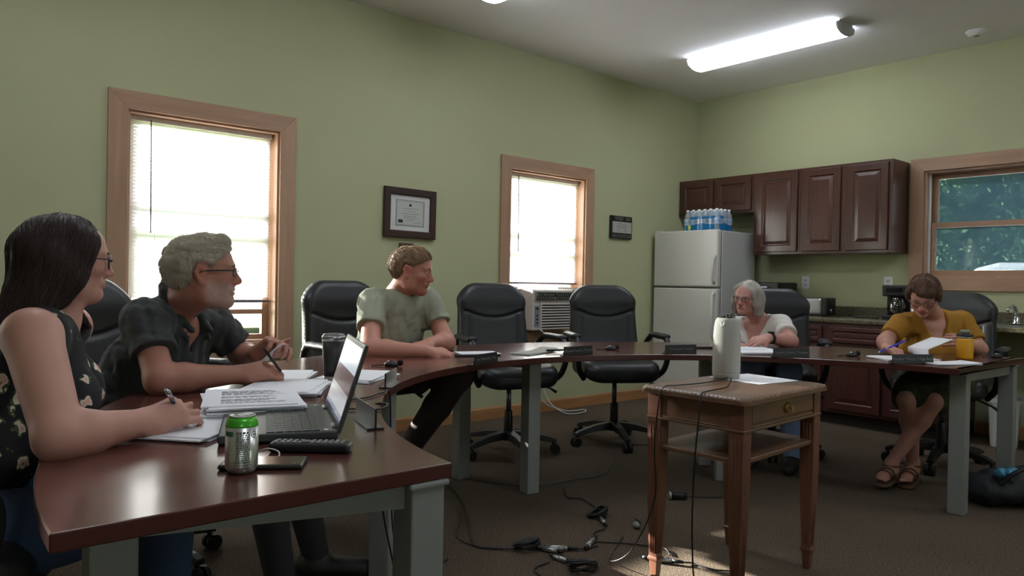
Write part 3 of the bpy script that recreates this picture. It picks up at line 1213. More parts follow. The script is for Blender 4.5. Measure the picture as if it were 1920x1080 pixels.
wall_cab('short two-door cherry wall cabinet above the refrigerator', 3.756, 4.600, 1.795, 2.150, [(4.20, 4.57), (3.785, 4.165)])
wall_cab('tall single-door cherry wall cabinet beside the refrigerator, with a pale reflection', 3.302, 3.755, 1.398, 2.150, [(3.325, 3.722)])
wall_cab('tall two-door cherry wall cabinet nearest the right window', 2.522, 3.300, 1.398, 2.150, [(2.940, 3.275), (2.552, 2.885)])

granite = mat('laminate_granite', (112, 104, 78), rough=0.3, scale=55, second=(64, 60, 46), detail=8, coat=.2)
BF = XW - .60
for k, (y0, y1) in enumerate(((2.905, 3.780), (2.000, 2.903))):
    lab = ('cherry base cabinet beside the refrigerator under the toaster', 'cherry base cabinet under the coffee maker')[k]
    t = thing('base_cabinet', lab, 'cabinet', (XW - .001, (y0 + y1) / 2, 0), group='dark cherry base cabinets')
    w = (y1 - y0) / 2
    MB().b2((-.60, -w, .10), (0, w, .818)).build('carcass', cherry_dark, t)
    MB().b2((-.535, -w, 0), (-.02, w, .10)).build('toe_kick', mat('toe_kick_dark', (30, 18, 16), rough=.6), t)
    raised_door('drawer', -w + .03, w - .03, .665, .79, -.62, t, cherry_dark, rail=.03)
    raised_door('door', -w + .03, -.012, .125, .635, -.62, t, cherry_dark)
    raised_door('door', .012, w - .03, .125, .635, -.62, t, cherry_dark)
m = MB()
m.b2((-.625, -1.735, 0), (0, 1.735, .04))
ct = tag(m.build('countertop', granite, loc=(XW - .001, 2.045, .82), bevel=0.012, seg=3), 'speckled brown laminate countertop along the right wall', 'countertop')
MB().b2((-.02, -1.735, .0401), (0, 1.735, .125)).build('backsplash', granite, ct, bevel=0.003)
CT = .8605
chrome = mat('chrome', (205, 208, 214), rough=0.12, metal=1.0, var=0.01)
steel = mat('stainless', (170, 172, 174), rough=0.3, metal=0.9, var=0.04, scale=40, stretch=(1, 20, 1))
blk = mat('black_plastic', (20, 20, 21), rough=0.4, var=0.1)
blk_gloss = mat('black_gloss', (14, 14, 15), rough=0.12, var=0.05)

# sink with faucet
t = thing('sink', 'stainless steel sink set in the countertop below the right window', 'sink', (6.10, 1.62, CT))
m = MB()
o_, i_ = rounded(.50, .62, .05), rounded(.44, .50, .06)
n = len(o_)
P = [(x, y, .004) for x, y in o_] + [(x - .02, y, .005) for x, y in i_] + [(x * .9 - .02, y * .9, -.012) for x, y in i_]
m.add(P, [(k, (k + 1) % n, n + (k + 1) % n, n + k) for k in range(n)] + [(n + k, n + (k + 1) % n, 2 * n + (k + 1) % n, 2 * n + k) for k in range(n)] + [tuple(range(2 * n, 3 * n))], smooth=True)
m.build('basin', steel, t, solid=0.002)
t = thing('faucet', 'chrome kitchen faucet standing behind the sink', 'faucet', (6.30, 1.70, CT + .004))
MB().lathe([(.0, 0), (.035, 0), (.034, .008), (.024, .014), (.022, .05), (.018, .055), (.0, .055)], n=20).build('base', chrome, t)
MB().tube(spline([(0, 0, .04), (-.005, .0, .09), (-.03, .005, .125), (-.08, .012, .13), (-.13, .018, .10)], 6), .0125, 12).build('spout', chrome, t)
m = MB()
m.tube([(0, 0, .055), (.0, .0, .085), (.015, .02, .12)], [.017, .015, .008], 12)
m.build('lever', chrome, t)
t = thing('dish_wand', 'dark handled dish brush with a chrome head leaning behind the rightmost chair', 'dish brush', (6.32, 1.98, CT))
MB().cyl((0, 0, 0), (0, 0, .11), .03, .034, n=18).build('holder', chrome, t)
MB().tube([(0, 0, .02), (-.005, -.02, .12), (-.01, -.055, .21)], [.008, .008, .01], 8).build('handle', blk, t)
MB().sphere((0, .035, .145), .022, 8).build('knob', chrome, t)
t = tag(MB().lathe([(0, .002), (.030, .0), (.031, .01), (.032, .11), (.028, .112), (.028, .014), (0, .012)], n=20).build('drinking_glass', clear_plastic('clear_glass', (.92, .94, .94), (180, 185, 185), .16, .14), loc=(6.2, 1.53, CT + .004)), 'clear glass tumbler on the countertop at the right edge of the picture', 'glass')

# coffee maker
t = thing('coffee_maker', 'black drip coffee maker on the countertop behind the woman in the mustard shirt', 'coffee maker', (6.24, 2.50, CT), 0.1)
MB().b2((-.11, -.095, 0), (.11, .095, .035)).build('base', blk, t, bevel=0.008)
MB().b2((.02, -.095, .03), (.11, .095, .27)).build('water_tank', blk, t, bevel=0.01)
MB().b2((-.11, -.095, .185), (.11, .095, .275)).build('brew_head', blk, t, bevel=0.012)
m = MB()
m.lathe([(0, .0), (.055, .0), (.068, .03), (.07, .07), (.055, .12), (.045, .135), (.047, .142)], (-.04, 0, .037), n=24)
ca = m.build('carafe', glass_mat('carafe_glass', (.35, .3, .26), .2), t)
MB().tube([(-.09, -.03, .16), (-.135, -.05, .15), (-.14, -.05, .08), (-.1, -.035, .055)], .009, 8).build('carafe_handle', blk, ca)
m = MB()
m.b2((-.113, -.06, .22), (-.109, .06, .25))
m.build('switch_panel', blk_gloss, t)
# toaster
t = thing('toaster', 'steel toaster with black ends on the countertop behind the chair of the grey-haired woman', 'toaster', (6.16, 3.16, CT), 0.0)
MB().b2((-.085, -.10, .012), (.085, .115, .155)).build('shell', steel, t, bevel=0.02, seg=4)
MB().b2((-.088, -.145, .006), (.088, -.098, .158)).build('end_cap', blk, t, bevel=0.014, seg=3)
MB().b2((-.088, .112, .006), (.088, .15, .158)).build('end_cap', blk, t, bevel=0.014, seg=3)
MB().b2((-.045, -.08, .154), (-.02, .09, .1565)).b2((.02, -.08, .154), (.045, .09, .1565)).build('slots', blk, t)
MB().b2((-.02, -.16, .09), (.02, -.143, .105)).build('lever', blk, t, bevel=0.003)
MB().cyl((0, -.152, .05), (0, -.143, .05), .014, n=16).build('knob', chrome, t)
# black appliance (slow oven box) at the left end of the counter
t = thing('toaster_oven', 'black boxy countertop oven standing between the refrigerator and the toaster', 'toaster oven', (6.2, 3.585, CT))
MB().b2((-.17, -.15, .015), (.17, .15, .285)).build('shell', blk, t, bevel=0.014, seg=3)
MB().b2((-.178, -.07, .05), (-.168, .14, .22)).build('glass_door', blk_gloss, t, bevel=0.004)
MB().tube([(-.17, -.06, .235), (-.2, -.055, .238), (-.2, .125, .238), (-.17, .13, .235)], .007, 8).build('handle', chrome, t)
for z in (.08, .14, .2):
    MB().cyl((-.186, -.11, z), (-.168, -.11, z), .017, n=16).build('knob', steel, t)
m = MB()
for sx in (-.14, .14):
    for sy in (-.12, .12):
        m.cyl((sx, sy, 0), (sx, sy, .02), .014, n=10)
m.build('feet', blk, t)
pts = spline([(6.28, 3.02, CT + .006), (6.2, 2.96, CT + .006), (6.27, 2.9, CT + .02), (6.36, 2.93, CT + .05), (6.40, 3.0, CT + .03), (6.33, 3.05, CT + .006), (6.24, 2.98, CT + .008)], 8)
tag(MB().tube(pts, .0035, 6).build('appliance_cord', blk), 'black cord coiled on the countertop to the right of the toaster', 'cord')
t = tag(MB().tube(spline([(6.10, 2.78, CT + .006), (6.12, 2.70, CT + .009), (6.11, 2.60, CT + .007)], 6), [.007] * 13, 8).build('serving_spoon', blk), 'dark utensil lying on the countertop left of the coffee maker', 'utensil')


def outlet(y, z, label):
    t = thing('electrical_outlet', label, 'outlet', (XW - .0005, y, z))
    MB().b2((-.006, -.036, -.058), (0, .036, .058)).build('cover_plate', vinyl, t, bevel=0.003)
    for dz in (-.02, .02):
        m = MB()
        m.b2((-.0085, -.016, dz - .014), (-.0055, .016, dz + .014))
        s_ = m.build('socket', mat('socket_ivory', (200, 200, 196), rough=.4), t, bevel=0.004)
        MB().b2((-.009, -.008, dz - .006), (-.0084, -.005, dz + .006)).b2((-.009, .005, dz - .006), (-.0084, .008, dz + .006)).build('slot', blk, s_)
    return t


outlet(3.402, 1.150, 'white electrical outlet on the right wall above the toaster')
outlet(2.670, 1.150, 'white electrical outlet on the right wall partly behind the coffee maker')
# ================================================================ horseshoe conference table
mahog = wood_mat('mahogany_laminate', (74, 40, 35), (96, 54, 46), rough=0.24, scale=2.4, stretch=(2, 2, 2), coat=0.3, bump=0.0)
edge_mat = mat('table_edge_band', (70, 30, 25), rough=.35, var=.05)
leg_grey = mat('table_leg_grey', (132, 134, 130), rough=.45, var=.03, metal=.1)
TC = Vector((2.38, 1.2))
TZ = 0.735


def r_out(a):
    d = math.degrees(a)
    return float(np.interp(d, [-10, 0, 30, 60, 90, 180], [2.42, 2.42, 2.33, 2.25, 2.2, 2.2]))


def r_in(a):
    d = math.degrees(a)
    return float(np.interp(d, [-10, 0, 150, 180, 190], [1.44, 1.44, 1.435, 1.505, 1.51]))


N = 90
inn = [(TC.x + r_in(PI * i / N) * math.cos(PI * i / N), TC.y + r_in(PI * i / N) * math.sin(PI * i / N)) for i in range(N + 1)]
outr = [(TC.x + r_out(PI * i / N) * math.cos(PI * i / N), TC.y + r_out(PI * i / N) * math.sin(PI * i / N)) for i in range(N + 1)]
# ends lie on straight lines, with the right end's corners eased
inn[0] = (3.835, 1.285)
outr[0] = (4.80, 1.255)
table = thing('conference_table', 'long horseshoe-shaped mahogany conference table with grey metal legs', 'table', (TC.x, TC.y, 0))
m = MB()
P = []
for z in (TZ - .03, TZ):
    P += [(x - TC.x, y - TC.y, z) for x, y in inn] + [(x - TC.x, y - TC.y, z) for x, y in outr]
k = N + 1
F, MI = [], []
for i in range(N):
    F.append((2 * k + i, 2 * k + k + i, 2 * k + k + i + 1, 2 * k + i + 1)); MI.append(0)
    F.append((i, i + 1, k + i + 1, k + i)); MI.append(1)
    F.append((i, 2 * k + i, 2 * k + i + 1, i + 1)); MI.append(1)
    F.append((k + i, k + i + 1, 3 * k + i + 1, 3 * k + i)); MI.append(1)
F.append((0, k, 3 * k, 2 * k)); MI.append(1)
F.append((N, 2 * k + N, 3 * k + N, k + N)); MI.append(1)
for f, mi in zip(F, MI):
    m.add([P[i] for i in f], [tuple(range(len(f)))], mi)
m.build('tabletop', [mahog, edge_mat], table, bevel=0.003)
legs = [(4.055, 1.325, 4), (4.69, 1.30, 4), (3.64, 2.40, 44), (3.865, 2.675, 44), (2.592, 2.868, 83), (2.47, 3.31, 87), (1.408, 2.365, 133), (1.20, 2.86, 113), (0.822, 1.24, 178), (0.30, 1.40, 178)]
for x, y, a in legs:
    m = MB()
    m.box((x - TC.x, y - TC.y, (TZ - .03) / 2), (.075, .075, TZ - .03), rz=math.radians(a))
    m.box((x - TC.x, y - TC.y, TZ - .036), (.09, .09, .012), rz=math.radians(a))
    m.build('leg', leg_grey, table, bevel=0.004)
for i in range(0, len(legs), 2):
    (x0, y0, a), (x1, y1, _) = legs[i], legs[i + 1]
    m = MB()
    m.box(((x0 + x1) / 2 - TC.x, (y0 + y1) / 2 - TC.y, TZ - .058), (math.hypot(x1 - x0, y1 - y0) - .07, .045, .05), rz=math.atan2(y1 - y0, x1 - x0))
    m.build('cross_rail', leg_grey, table)

# ================================================================ executive chairs
leather = mat('black_leather', (33, 34, 36), rough=.42, var=.12, scale=9, bump=.18, bscale=120, spec=.45)
chair_blk = mat('chair_black_plastic', (26, 26, 27), rough=.4, var=.1)
castor = mat('caster_rubber', (18, 18, 18), rough=.6)


def make_chair():
    t = thing('office_chair', None, 'chair')
    # back cushion
    f = Field((-.32, -.50, .47), (.32, -.10, 1.13), .0075)

    def back(X, Y, Z):
        yy = Y + .265 + (Z - .55) * .16 - .05 * np.clip((.75 - Z) / .25, 0, 1) ** 2 - .25 * X * X
        w = .262 - .028 * np.clip((Z - .55) / .5, 0, 1)
        rt = np.where(Z > .8, .135, .06)
        zc, hz = .80, .292
        qx = np.abs(X) - w + rt
        qz = np.abs(Z - zc) - hz + rt
        sd = np.minimum(np.maximum(qx, qz), 0) + np.sqrt(np.maximum(qx, 0) ** 2 + np.maximum(qz, 0) ** 2) - rt
        r, hy = .045, .052
        a, b = sd + r, np.abs(yy) - hy + r
        d = np.minimum(np.maximum(a, b), 0) + np.sqrt(np.maximum(a, 0) ** 2 + np.maximum(b, 0) ** 2) - r
        front = yy > -.01
        zc1 = .905 - .045 * np.clip(1 - (X / .2) ** 2, 0, 1)
        g = .012 * np.exp(-((Z - zc1) / .011) ** 2) * (np.abs(X) < .215) * front
        pil = -.014 * np.exp(-((Z - .985) / .06) ** 2) * front
        g2 = .007 * np.exp(-((np.abs(X) - .17) / .008) ** 2) * (Z < .88) * front
        return d + g + pil + g2
    f.put(back, (-.3, -.46, .5), (.3, -.14, 1.1), .01)
    f.build('backrest', leather, t)
    f = Field((-.32, -.32, .42), (.32, .33, .64), .0085)

    def seat(X, Y, Z):
        w, hy, hz = .262, .255, .062
        rt = .11
        qx, qy = np.abs(X) - w + rt, np.abs(Y) - hy + rt
        sd = np.minimum(np.maximum(qx, qy), 0) + np.sqrt(np.maximum(qx, 0) ** 2 + np.maximum(qy, 0) ** 2) - rt
        zz = Z - .525 + .03 * np.clip((Y - .1) / .15, 0, 1) ** 2 + .015 * np.exp(-(X * X + Y * Y) / .03)
        r = .05
        a, b = sd + r, np.abs(zz) - hz + r
        return np.minimum(np.maximum(a, b), 0) + np.sqrt(np.maximum(a, 0) ** 2 + np.maximum(b, 0) ** 2) - r
    f.put(seat, (-.27, -.26, .44), (.27, .26, .6), .01)
    f.build('seat', leather, t)
    for s in (-1, 1):
        m = MB()
        pts = spline([(s * .25, .10, .46), (s * .30, .155, .53), (s * .315, .185, .66), (s * .315, .13, .735), (s * .315, 0, .742), (s * .312, -.13, .738), (s * .29, -.21, .66), (s * .25, -.24, .57)], 5)
        m.tube([tuple(p) for p in pts], .019, 10)
        a = m.build('armrest', chair_blk, t)
        f = Field((s * .315 - .06, -.18, .71), (s * .315 + .06, .21, .79), .007)
        f.cap((s * .315, -.10, .748), (s * .315, .13, .748), .02, .02, w=(1, 0, 0), s=1.75)
        f.build('arm_pad', leather, a)
    m = MB()
    m.b2((-.10, -.12, .435), (.10, .12, .468))
    m.b2((-.055, -.33, .44), (.055, -.1, .458))
    m.box((0, -.325, .54), (.09, .014, .22), M=Matrix.Rotation(-.12, 3, 'X'))
    m.build('tilt_mechanism', chair_blk, t, bevel=.006)
    m = MB()
    m.tube([(-.08, .04, .445), (-.2, .05, .44), (-.27, .06, .415), (-.31, .065, .39)], [.006, .006, .007, .011], 8)
    m.build('lever', chair_blk, t)
    m = MB()
    m.cyl((0, 0, .26), (0, 0, .44), .016, n=18)
    m.build('gas_lift', mat('gas_lift_steel', (120, 122, 124), rough=.3, metal=.8), t)
    m = MB()
    m.cyl((0, 0, .1), (0, 0, .28), .03, .026, n=20)
    m.cyl((0, 0, .09), (0, 0, .15), .05, .045, n=20)
    for i in range(5):
        a = 2 * PI * i / 5 + .3
        d = Vector((math.cos(a), math.sin(a), 0))
        n_ = Vector((-math.sin(a), math.cos(a), 0))
        P = []
        for r, w, zt, zb in ((.03, .034, .15, .10), (.16, .028, .135, .095), (.28, .022, .105, .075), (.315, .02, .09, .07)):
            c = d * r
            P += [c - n_ * w + V(0, 0, zb), c + n_ * w + V(0, 0, zb), c + n_ * w * .8 + V(0, 0, zt), c - n_ * w * .8 + V(0, 0, zt)]
        F = [(0, 1, 2, 3), (12, 15, 14, 13)]
        for q in range(3):
            for e in range(4):
                F.append((q * 4 + e, q * 4 + (e + 1) % 4, q * 4 + 4 + (e + 1) % 4, q * 4 + 4 + e))
        m.add(P, F)
    m.build('star_base', chair_blk, t, bevel=.004)
    for i in range(5):
        a = 2 * PI * i / 5 + .3
        d = Vector((math.cos(a), math.sin(a), 0))
        n_ = Vector((-math.sin(a), math.cos(a), 0))
        c = d * .295
        m = MB()
        for s in (-1, 1):
            cc = c + n_ * s * .017 + d * .012
            m.cyl(cc + n_ * s * .011 + V(0, 0, .03), cc - n_ * s * .011 + V(0, 0, .03), .03, n=18)
        m.cyl(c + V(0, 0, .03), c + V(0, 0, .085), .009, n=10)
        m.build('caster', castor, t)
    return t


chair0 = make_chair()
CH = [
    (0.01, 1.95, (1, -.12), 'black office chair of the dark-haired woman at the left edge, only its armrest showing', .6),
    (0.72, 2.98, (.5, -.87), 'black office chair of the grey-haired man, its back showing behind the dark-haired woman', .2),
    (2.04, 3.58, (.06, -1), 'black office chair behind the man in the green shirt', .9),
    (3.065, 3.604, (-.27, -.96), 'empty black office chair left of the window air conditioner', .1),
    (3.867, 3.417, (-.50, -.86), 'empty black office chair between the air conditioner and the refrigerator', .5),
    (4.52, 2.60, (-.84, -.54), 'black office chair of the grey-haired woman in white', 0),
    (5.05, 1.75, (-.985, -.17), 'black office chair of the woman in the mustard shirt', .35),
]
for i, (x, y, d, lab, ba) in enumerate(CH):
    o = chair0 if i == 0 else copy_tree(chair0)
    o.location = (x, y, 0)
    o.rotation_euler.z = math.atan2(d[1], d[0]) - PI / 2
    if i == 2:                                   # this chair is pumped up a little higher
        for ch in o.children:
            if ch.name.split('.')[0] in ('seat', 'tilt_mechanism', 'lever'):
                ch.location.z += .045
    o['label'] = lab
    o['group'] = 'executive chairs around the horseshoe table'

# ================================================================ wooden side table
oak = wood_mat('side_table_wood', (98, 70, 50), (122, 90, 66), rough=.36, scale=3.5, stretch=(6, 1.5, 1.5), coat=.2)
oak_v = wood_mat('side_table_leg_wood', (94, 60, 44), (118, 76, 56), rough=.4, scale=4, stretch=(1.2, 1.2, 8), coat=.1)
brass = mat('aged_brass', (150, 122, 62), rough=.3, metal=.9, var=.1)
SX, SY, SZ = 2.495, 1.585, .725
st = thing('side_table', 'small wooden side table with a drawer, turned-edge top and lower shelf', 'side table', (SX, SY, 0), math.radians(3.2))
hx, hy = .325, .218
m = MB()
o_ = rounded(2 * hx, 2 * hy, .03, 5)
n = len(o_)
rings = [(1.0, .0, SZ - .024), (1.0, 0, SZ - .012), (.994, 0, SZ - .006), (.975, 0, SZ - .002), (.965, 0, SZ)]
P = []
for s, _, z in rings:
    P += [(x - (1 - s) * hx * (1 if x > 0 else -1), y - (1 - s) * hx * (1 if y > 0 else -1), z) for x, y in o_]
F = [tuple(reversed(range(n)))] + [(r * n + k, r * n + (k + 1) % n, (r + 1) * n + (k + 1) % n, (r + 1) * n + k) for r in range(len(rings) - 1) for k in range(n)] + [tuple(range((len(rings) - 1) * n, len(rings) * n))]
m.add(P, F)
top = m.build('tabletop', oak, st)
# rope carving along the edge of the top
for ax, L, off in (('x', hx, hy), ('y', hy, hx)):
    cnt = int(2 * (L - .03) / .017)
    for s in (-1, 1):
        m = MB()
        for i in range(cnt):
            u = -L + .035 + (2 * L - .07) * i / (cnt - 1)
            a = .009
            c = (u, s * (off - .002), SZ - .010) if ax == 'x' else (s * (off - .002), u, SZ - .010)
            dx = .006
            if ax == 'x':
                m.tube([(c[0] - dx, c[1] - .002 * s, c[2] - a), (c[0], c[1] + .001 * s, c[2]), (c[0] + dx, c[1] - .006 * s, c[2] + a)], [.0025, .0045, .0025], 6)
            else:
                m.tube([(c[0] - .002 * s, c[1] - dx, c[2] - a), (c[0] + .001 * s, c[1], c[2]), (c[0] - .006 * s, c[1] + dx, c[2] + a)], [.0025, .0045, .0025], 6)
        m.build('rope_edge', oak, top, merge=False)
ax_, ay_ = hx - .035, hy - .03
m = MB()
za, zb = SZ - .108, SZ - .024
m.b2((-ax_, ay_ - .018, za), (ax_, ay_, zb)).b2((-ax_, -ay_, za), (-ax_ + .018, ay_, zb)).b2((ax_ - .018, -ay_, za), (ax_, ay_, zb))
m.b2((-ax_, -ay_, za), (ax_, -ay_ + .016, za + .012)).b2((-ax_, -ay_, zb - .01), (ax_, -ay_ + .016, zb))
m.build('apron', oak, st)
m = MB()
for z0_, z1_, e in ((za - .014, za - .004, .011), (za - .004, za + .002, .005)):
    m.b2((-ax_ - e, -ay_ - e, z0_), (ax_ + e, ay_ + e, z1_))
m.build('bead_moulding', oak, st, bevel=.004, seg=3)
dr = MB().b2((-ax_ + .055, -ay_ - .006, za + .012), (ax_ - .055, -ay_ + .012, zb - .008)).build('drawer', oak, st, bevel=.003)
m = MB()
m.lathe([(0, .002), (.012, .002), (.02, 0), (0, 0)], (0.02, -ay_ - .007, (za + zb) / 2), n=20, M=Matrix.Rotation(PI / 2, 3, 'X') @ Matrix.Diagonal((1.5, 1, 1)))
m.tube(spline([(-.02 + .02, -ay_ - .01, (za + zb) / 2 + .006), (-.016 + .02, -ay_ - .02, (za + zb) / 2 - .008), (.02, -ay_ - .024, (za + zb) / 2 - .014), (.036, -ay_ - .02, (za + zb) / 2 - .008), (.04, -ay_ - .01, (za + zb) / 2 + .006)], 5), .0026, 8)
m.build('pull', brass, dr)
LX, LY = hx - .055, hy - .05
for sx in (-1, 1):
    for sy in (-1, 1):
        m = MB()
        cx, cy = sx * LX, sy * LY
        m.box((cx, cy, (SZ - .024 + SZ - .125) / 2), (.056, .056, .1))
        P, prof = [], [(.056, SZ - .122), (.054, .42), (.05, .30), (.036, .085), (.044, .08), (.044, .072), (.034, .068), (.024, .0)]
        for w, z in prof:
            a = w / 2
            P += [(cx - a, cy - a, z), (cx + a, cy - a, z), (cx + a, cy + a, z), (cx - a, cy + a, z)]
        F = [(0, 3, 2, 1)]
        for r in range(len(prof) - 1):
            for k in range(4):
                F.append((r * 4 + k, r * 4 + 4 + k, r * 4 + 4 + (k + 1) % 4, r * 4 + (k + 1) % 4))
        l = (len(prof) - 1) * 4
        F.append((l, l + 1, l + 2, l + 3))
        m.add(P, F)
        # raised reeds on the four faces
        for face in range(4):
            R = Matrix.Rotation(face * PI / 2, 3, 'Z')
            for j in (-1, 0, 1):
                p0 = R @ Vector((j * .013, -.0275, 0)) + V(cx, cy, SZ - .15)
                p1 = R @ Vector((j * .009, -.0195, 0)) + V(cx, cy, .10)
                m.tube([p0, p1], [.004, .003], 6)
        m.build('leg', oak_v, st, bevel=.0015)
m = MB()
m.b2((-LX - .02, -LY - .02, .492), (LX + .02, LY + .02, .510))
m.build('shelf', oak, st, bevel=.005, seg=3)
# ================================================================ things on the tables
TT = TZ + .0006


def sheet(name, label, cat, c, w, d, ang, n=1, curl=0.0, seed=0, lines=0, group=None, z=None, mtl=None, skew=.25):
    """a loose stack of n paper sheets; each sheet slightly turned; printed lines on the top one"""
    rng = random.Random(seed)
    t = thing(name, label, cat, (c[0], c[1], TT if z is None else z), math.radians(ang), group)
    m = MB()
    for i in range(n):
        zz = .0005 + i * .0035
        a = math.radians(rng.uniform(-1, 1) * 8 * skew)
        ox, oy = rng.uniform(-.008, .008) * skew * 2, rng.uniform(-.008, .008) * skew * 2
        ca, sa = math.cos(a), math.sin(a)
        cu = curl * (1 if i == n - 1 else .3)

        def fn(u, v, zz=zz, ca=ca, sa=sa, ox=ox, oy=oy, cu=cu):
            x, y = (u - .5) * w, (v - .5) * d
            zz2 = zz + cu * (max(0, u - .55) / .45) ** 2 + .25 * cu * max(0, .3 - u) ** 2
            return (x * ca - y * sa + ox, x * sa + y * ca + oy, zz2)
        th = .0032 if n > 1 else .0006
        nu = 10
        P = []
        for k in (0, 1):
            for j in range(2):
                for q in range(nu + 1):
                    p = fn(q / nu, j)
                    P.append((p[0], p[1], p[2] + k * th))
        F = []
        o2 = 2 * (nu + 1)
        for q in range(nu):
            a0, b0 = q, q + 1
            c0, d0 = q + nu + 2, q + nu + 1
            F += [(a0, d0, c0, b0), (o2 + a0, o2 + b0, o2 + c0, o2 + d0), (a0, b0, o2 + b0, o2 + a0), (d0, o2 + d0, o2 + c0, c0)]
        F += [(0, o2, o2 + nu + 1, nu + 1), (nu, 2 * nu + 1, o2 + 2 * nu + 1, o2 + nu)]
        m.add(P, F, 0, False)
    m.build('sheets', mtl or paper_w, t, merge=False)
    if lines:
        m = MB()
        top = n * .0035 + (.0004 if n > 1 else -.0018)
        for i in range(lines):
            y = d * .36 - i * d * .72 / lines
            if rng.random() < .15:
                continue
            x0, x1 = -w * .36, w * (.36 - .25 * rng.random())
            x = x0
            while x < x1:
                l = rng.uniform(.008, .03)
                m.b2((x, y, top), (min(x + l, x1), y + d * .012, top + .0003))
                x += l + .004
        m.build('printed_lines', ink_soft, t)
    return t


sheet('paper_stack', 'thick fanned stack of printed pages on the table behind the open laptop', 'papers', (.775, 1.985), .235, .30, -20, n=11, seed=4, lines=22, skew=.9)
sheet('paper_stack', 'flatter stack of papers between the thick page stack and the tumbler', 'papers', (1.0, 2.29), .22, .29, -38, n=5, seed=5, lines=0, skew=1.0)
sheet('notepad_pages', 'white papers under the writing hand of the woman in the floral top', 'papers', (.525, 1.835), .22, .285, 42, n=3, seed=6, skew=.5)
sheet('paper_sheets', 'white papers lying to the right of the tumbler behind the laptop screen', 'papers', (1.345, 2.455), .21, .29, -52, n=3, seed=8, skew=.6)
sheet('paper_sheets', 'papers under the writing hand of the grey-haired man', 'papers', (1.13, 2.62), .21, .28, -35, n=2, seed=9, skew=.7)
sheet('paper_sheets', 'curled papers on the table in the window glare before the empty chair', 'papers', (2.575, 2.825), .30, .11, 18, n=2, seed=10, curl=.014, skew=.4, mtl=paper_grey)
sheet('paper_sheets', 'larger flat white papers in front of the grey-haired woman', 'papers', (3.66, 2.205), .25, .17, -32, n=3, seed=11, curl=.006)
sheet('paper_sheets', 'white pages directly under the hand of the grey-haired woman', 'papers', (3.86, 2.36), .22, .20, -32, n=2, seed=12)
sheet('paper_sheets', 'white papers at the right end of the table in front of the yellow bottle', 'papers', (4.03, 1.365), .26, .13, -28, n=2, seed=13, curl=.005)
sheet('paper_sheets', 'white pages under the writing hand of the woman in the mustard shirt', 'papers', (4.06, 1.60), .28, .20, -35, n=3, seed=14)
sheet('paper_sheet', 'white sheet lying on the side table beside the white camera device', 'paper', (2.70, 1.635), .25, .25, -8, n=1, seed=15, z=SZ + .0006)

# turned-over page of the mustard woman's document
t = thing('turned_page', 'printed page being turned over by the woman in the mustard shirt', 'paper', (4.215, 1.555, TT + .012), math.radians(-35))


def page(u, v):
    a = u * 2.3
    r = .034
    if a < 1.9:
        x, z = -math.sin(a) * r, (1 - math.cos(a)) * r
    else:
        x0, z0 = -math.sin(1.9) * r, (1 - math.cos(1.9)) * r
        s = (u - 1.9 / 2.3) / (1 - 1.9 / 2.3) * .145
        x, z = x0 + s * .93, z0 + s * .37
    return (x, (v - .5) * .17, z)


MB().grid(page, 40, 4).build('page', paper_w, t, solid=.0008)

# -------------------------------------------------- laptop
lap_body = mat('laptop_dark_grey', (58, 60, 60), rough=.45, var=.06)
lap_pad = mat('laptop_touchpad', (140, 142, 140), rough=.4)
key = mat('laptop_keys', (52, 54, 53), rough=.5)
t = thing('laptop', 'open dark grey laptop in front of the woman in the floral top', 'laptop', (.850, 1.690, TT), math.atan2(.93, .37) - PI / 2)
# local: +y along +(.37,.93) turned: x points across the hinge toward the back of the lid
lw, ld = .375, .25
m = MB()
m.b2((-ld, -lw / 2, .003), (.004, lw / 2, .022))
b = m.build('base', lap_body, t, bevel=.004)
MB().b2((-ld + .012, -.08, .0221), (-ld + .078, .03, .0226)).build('touchpad', lap_pad, b)
m = MB()
for r in range(6):
    for c_ in range(15):
        y = lw / 2 - .02 - c_ * .0232
        x = -.15 + r * .0195
        m.b2((x, y - .0205, .022), (x + .0172, y, .0242))
m.build('keyboard', key, b, merge=False)
m = MB()
for y in (-lw / 2 + .02, lw / 2 - .02):
    m.lathe([(0, .0236), (.006, .0236), (.007, .022)], (-.02, y, 0), n=12)
m.build('power_button', chrome, b)
ln = bpy.data.objects.new('lid', None)
COL.objects.link(ln)
ln.parent = t
ln.location = (0, 0, .016)
ln.rotation_euler = (0, math.radians(13), 0)
LH = .208
# the lid is one mesh with its shell; screen is a sub-part
bpy.data.objects.remove(ln)
Mlid = Matrix.Translation((0.001, 0, .016)) @ Matrix.Rotation(math.radians(17), 4, 'Y')
m = MB()
m.T = Mlid
m.b2((0, -lw / 2, 0), (.009, lw / 2, LH))
lid = m.build('lid', lap_body, t, bevel=.003)
scr = bpy.data.materials.new('laptop_screen')
scr.use_nodes = True
nt = scr.node_tree
bs = nt.nodes['Principled BSDF']
bs.inputs['Base Color'].default_value = (.01, .01, .012, 1)
bs.inputs['Roughness'].default_value = .2
tc = nt.nodes.new('ShaderNodeTexCoord')
sp = nt.nodes.new('ShaderNodeSeparateXYZ')
nt.links.new(tc.outputs['Generated'], sp.inputs[0])
cr = nt.nodes.new('ShaderNodeValToRGB')
cr.color_ramp.interpolation = 'CONSTANT'
E_ = cr.color_ramp.elements
E_[0].position, E_[0].color = 0, lin((30, 40, 80))
E_[1].position, E_[1].color = .04, lin((150, 155, 165))
for pos, col in ((.10, (196, 198, 200)), (.30, (178, 180, 182)), (.36, (96, 82, 84)), (.62, (110, 94, 96)), (.64, (214, 226, 236)), (.93, (200, 204, 206)), (.97, (90, 92, 98))):
    e = E_.new(pos)
    e.color = lin(col)
nt.links.new(sp.outputs['Z'], cr.inputs[0])
nt.links.new(cr.outputs[0], bs.inputs['Emission Color'])
bs.inputs['Emission Strength'].default_value = .62
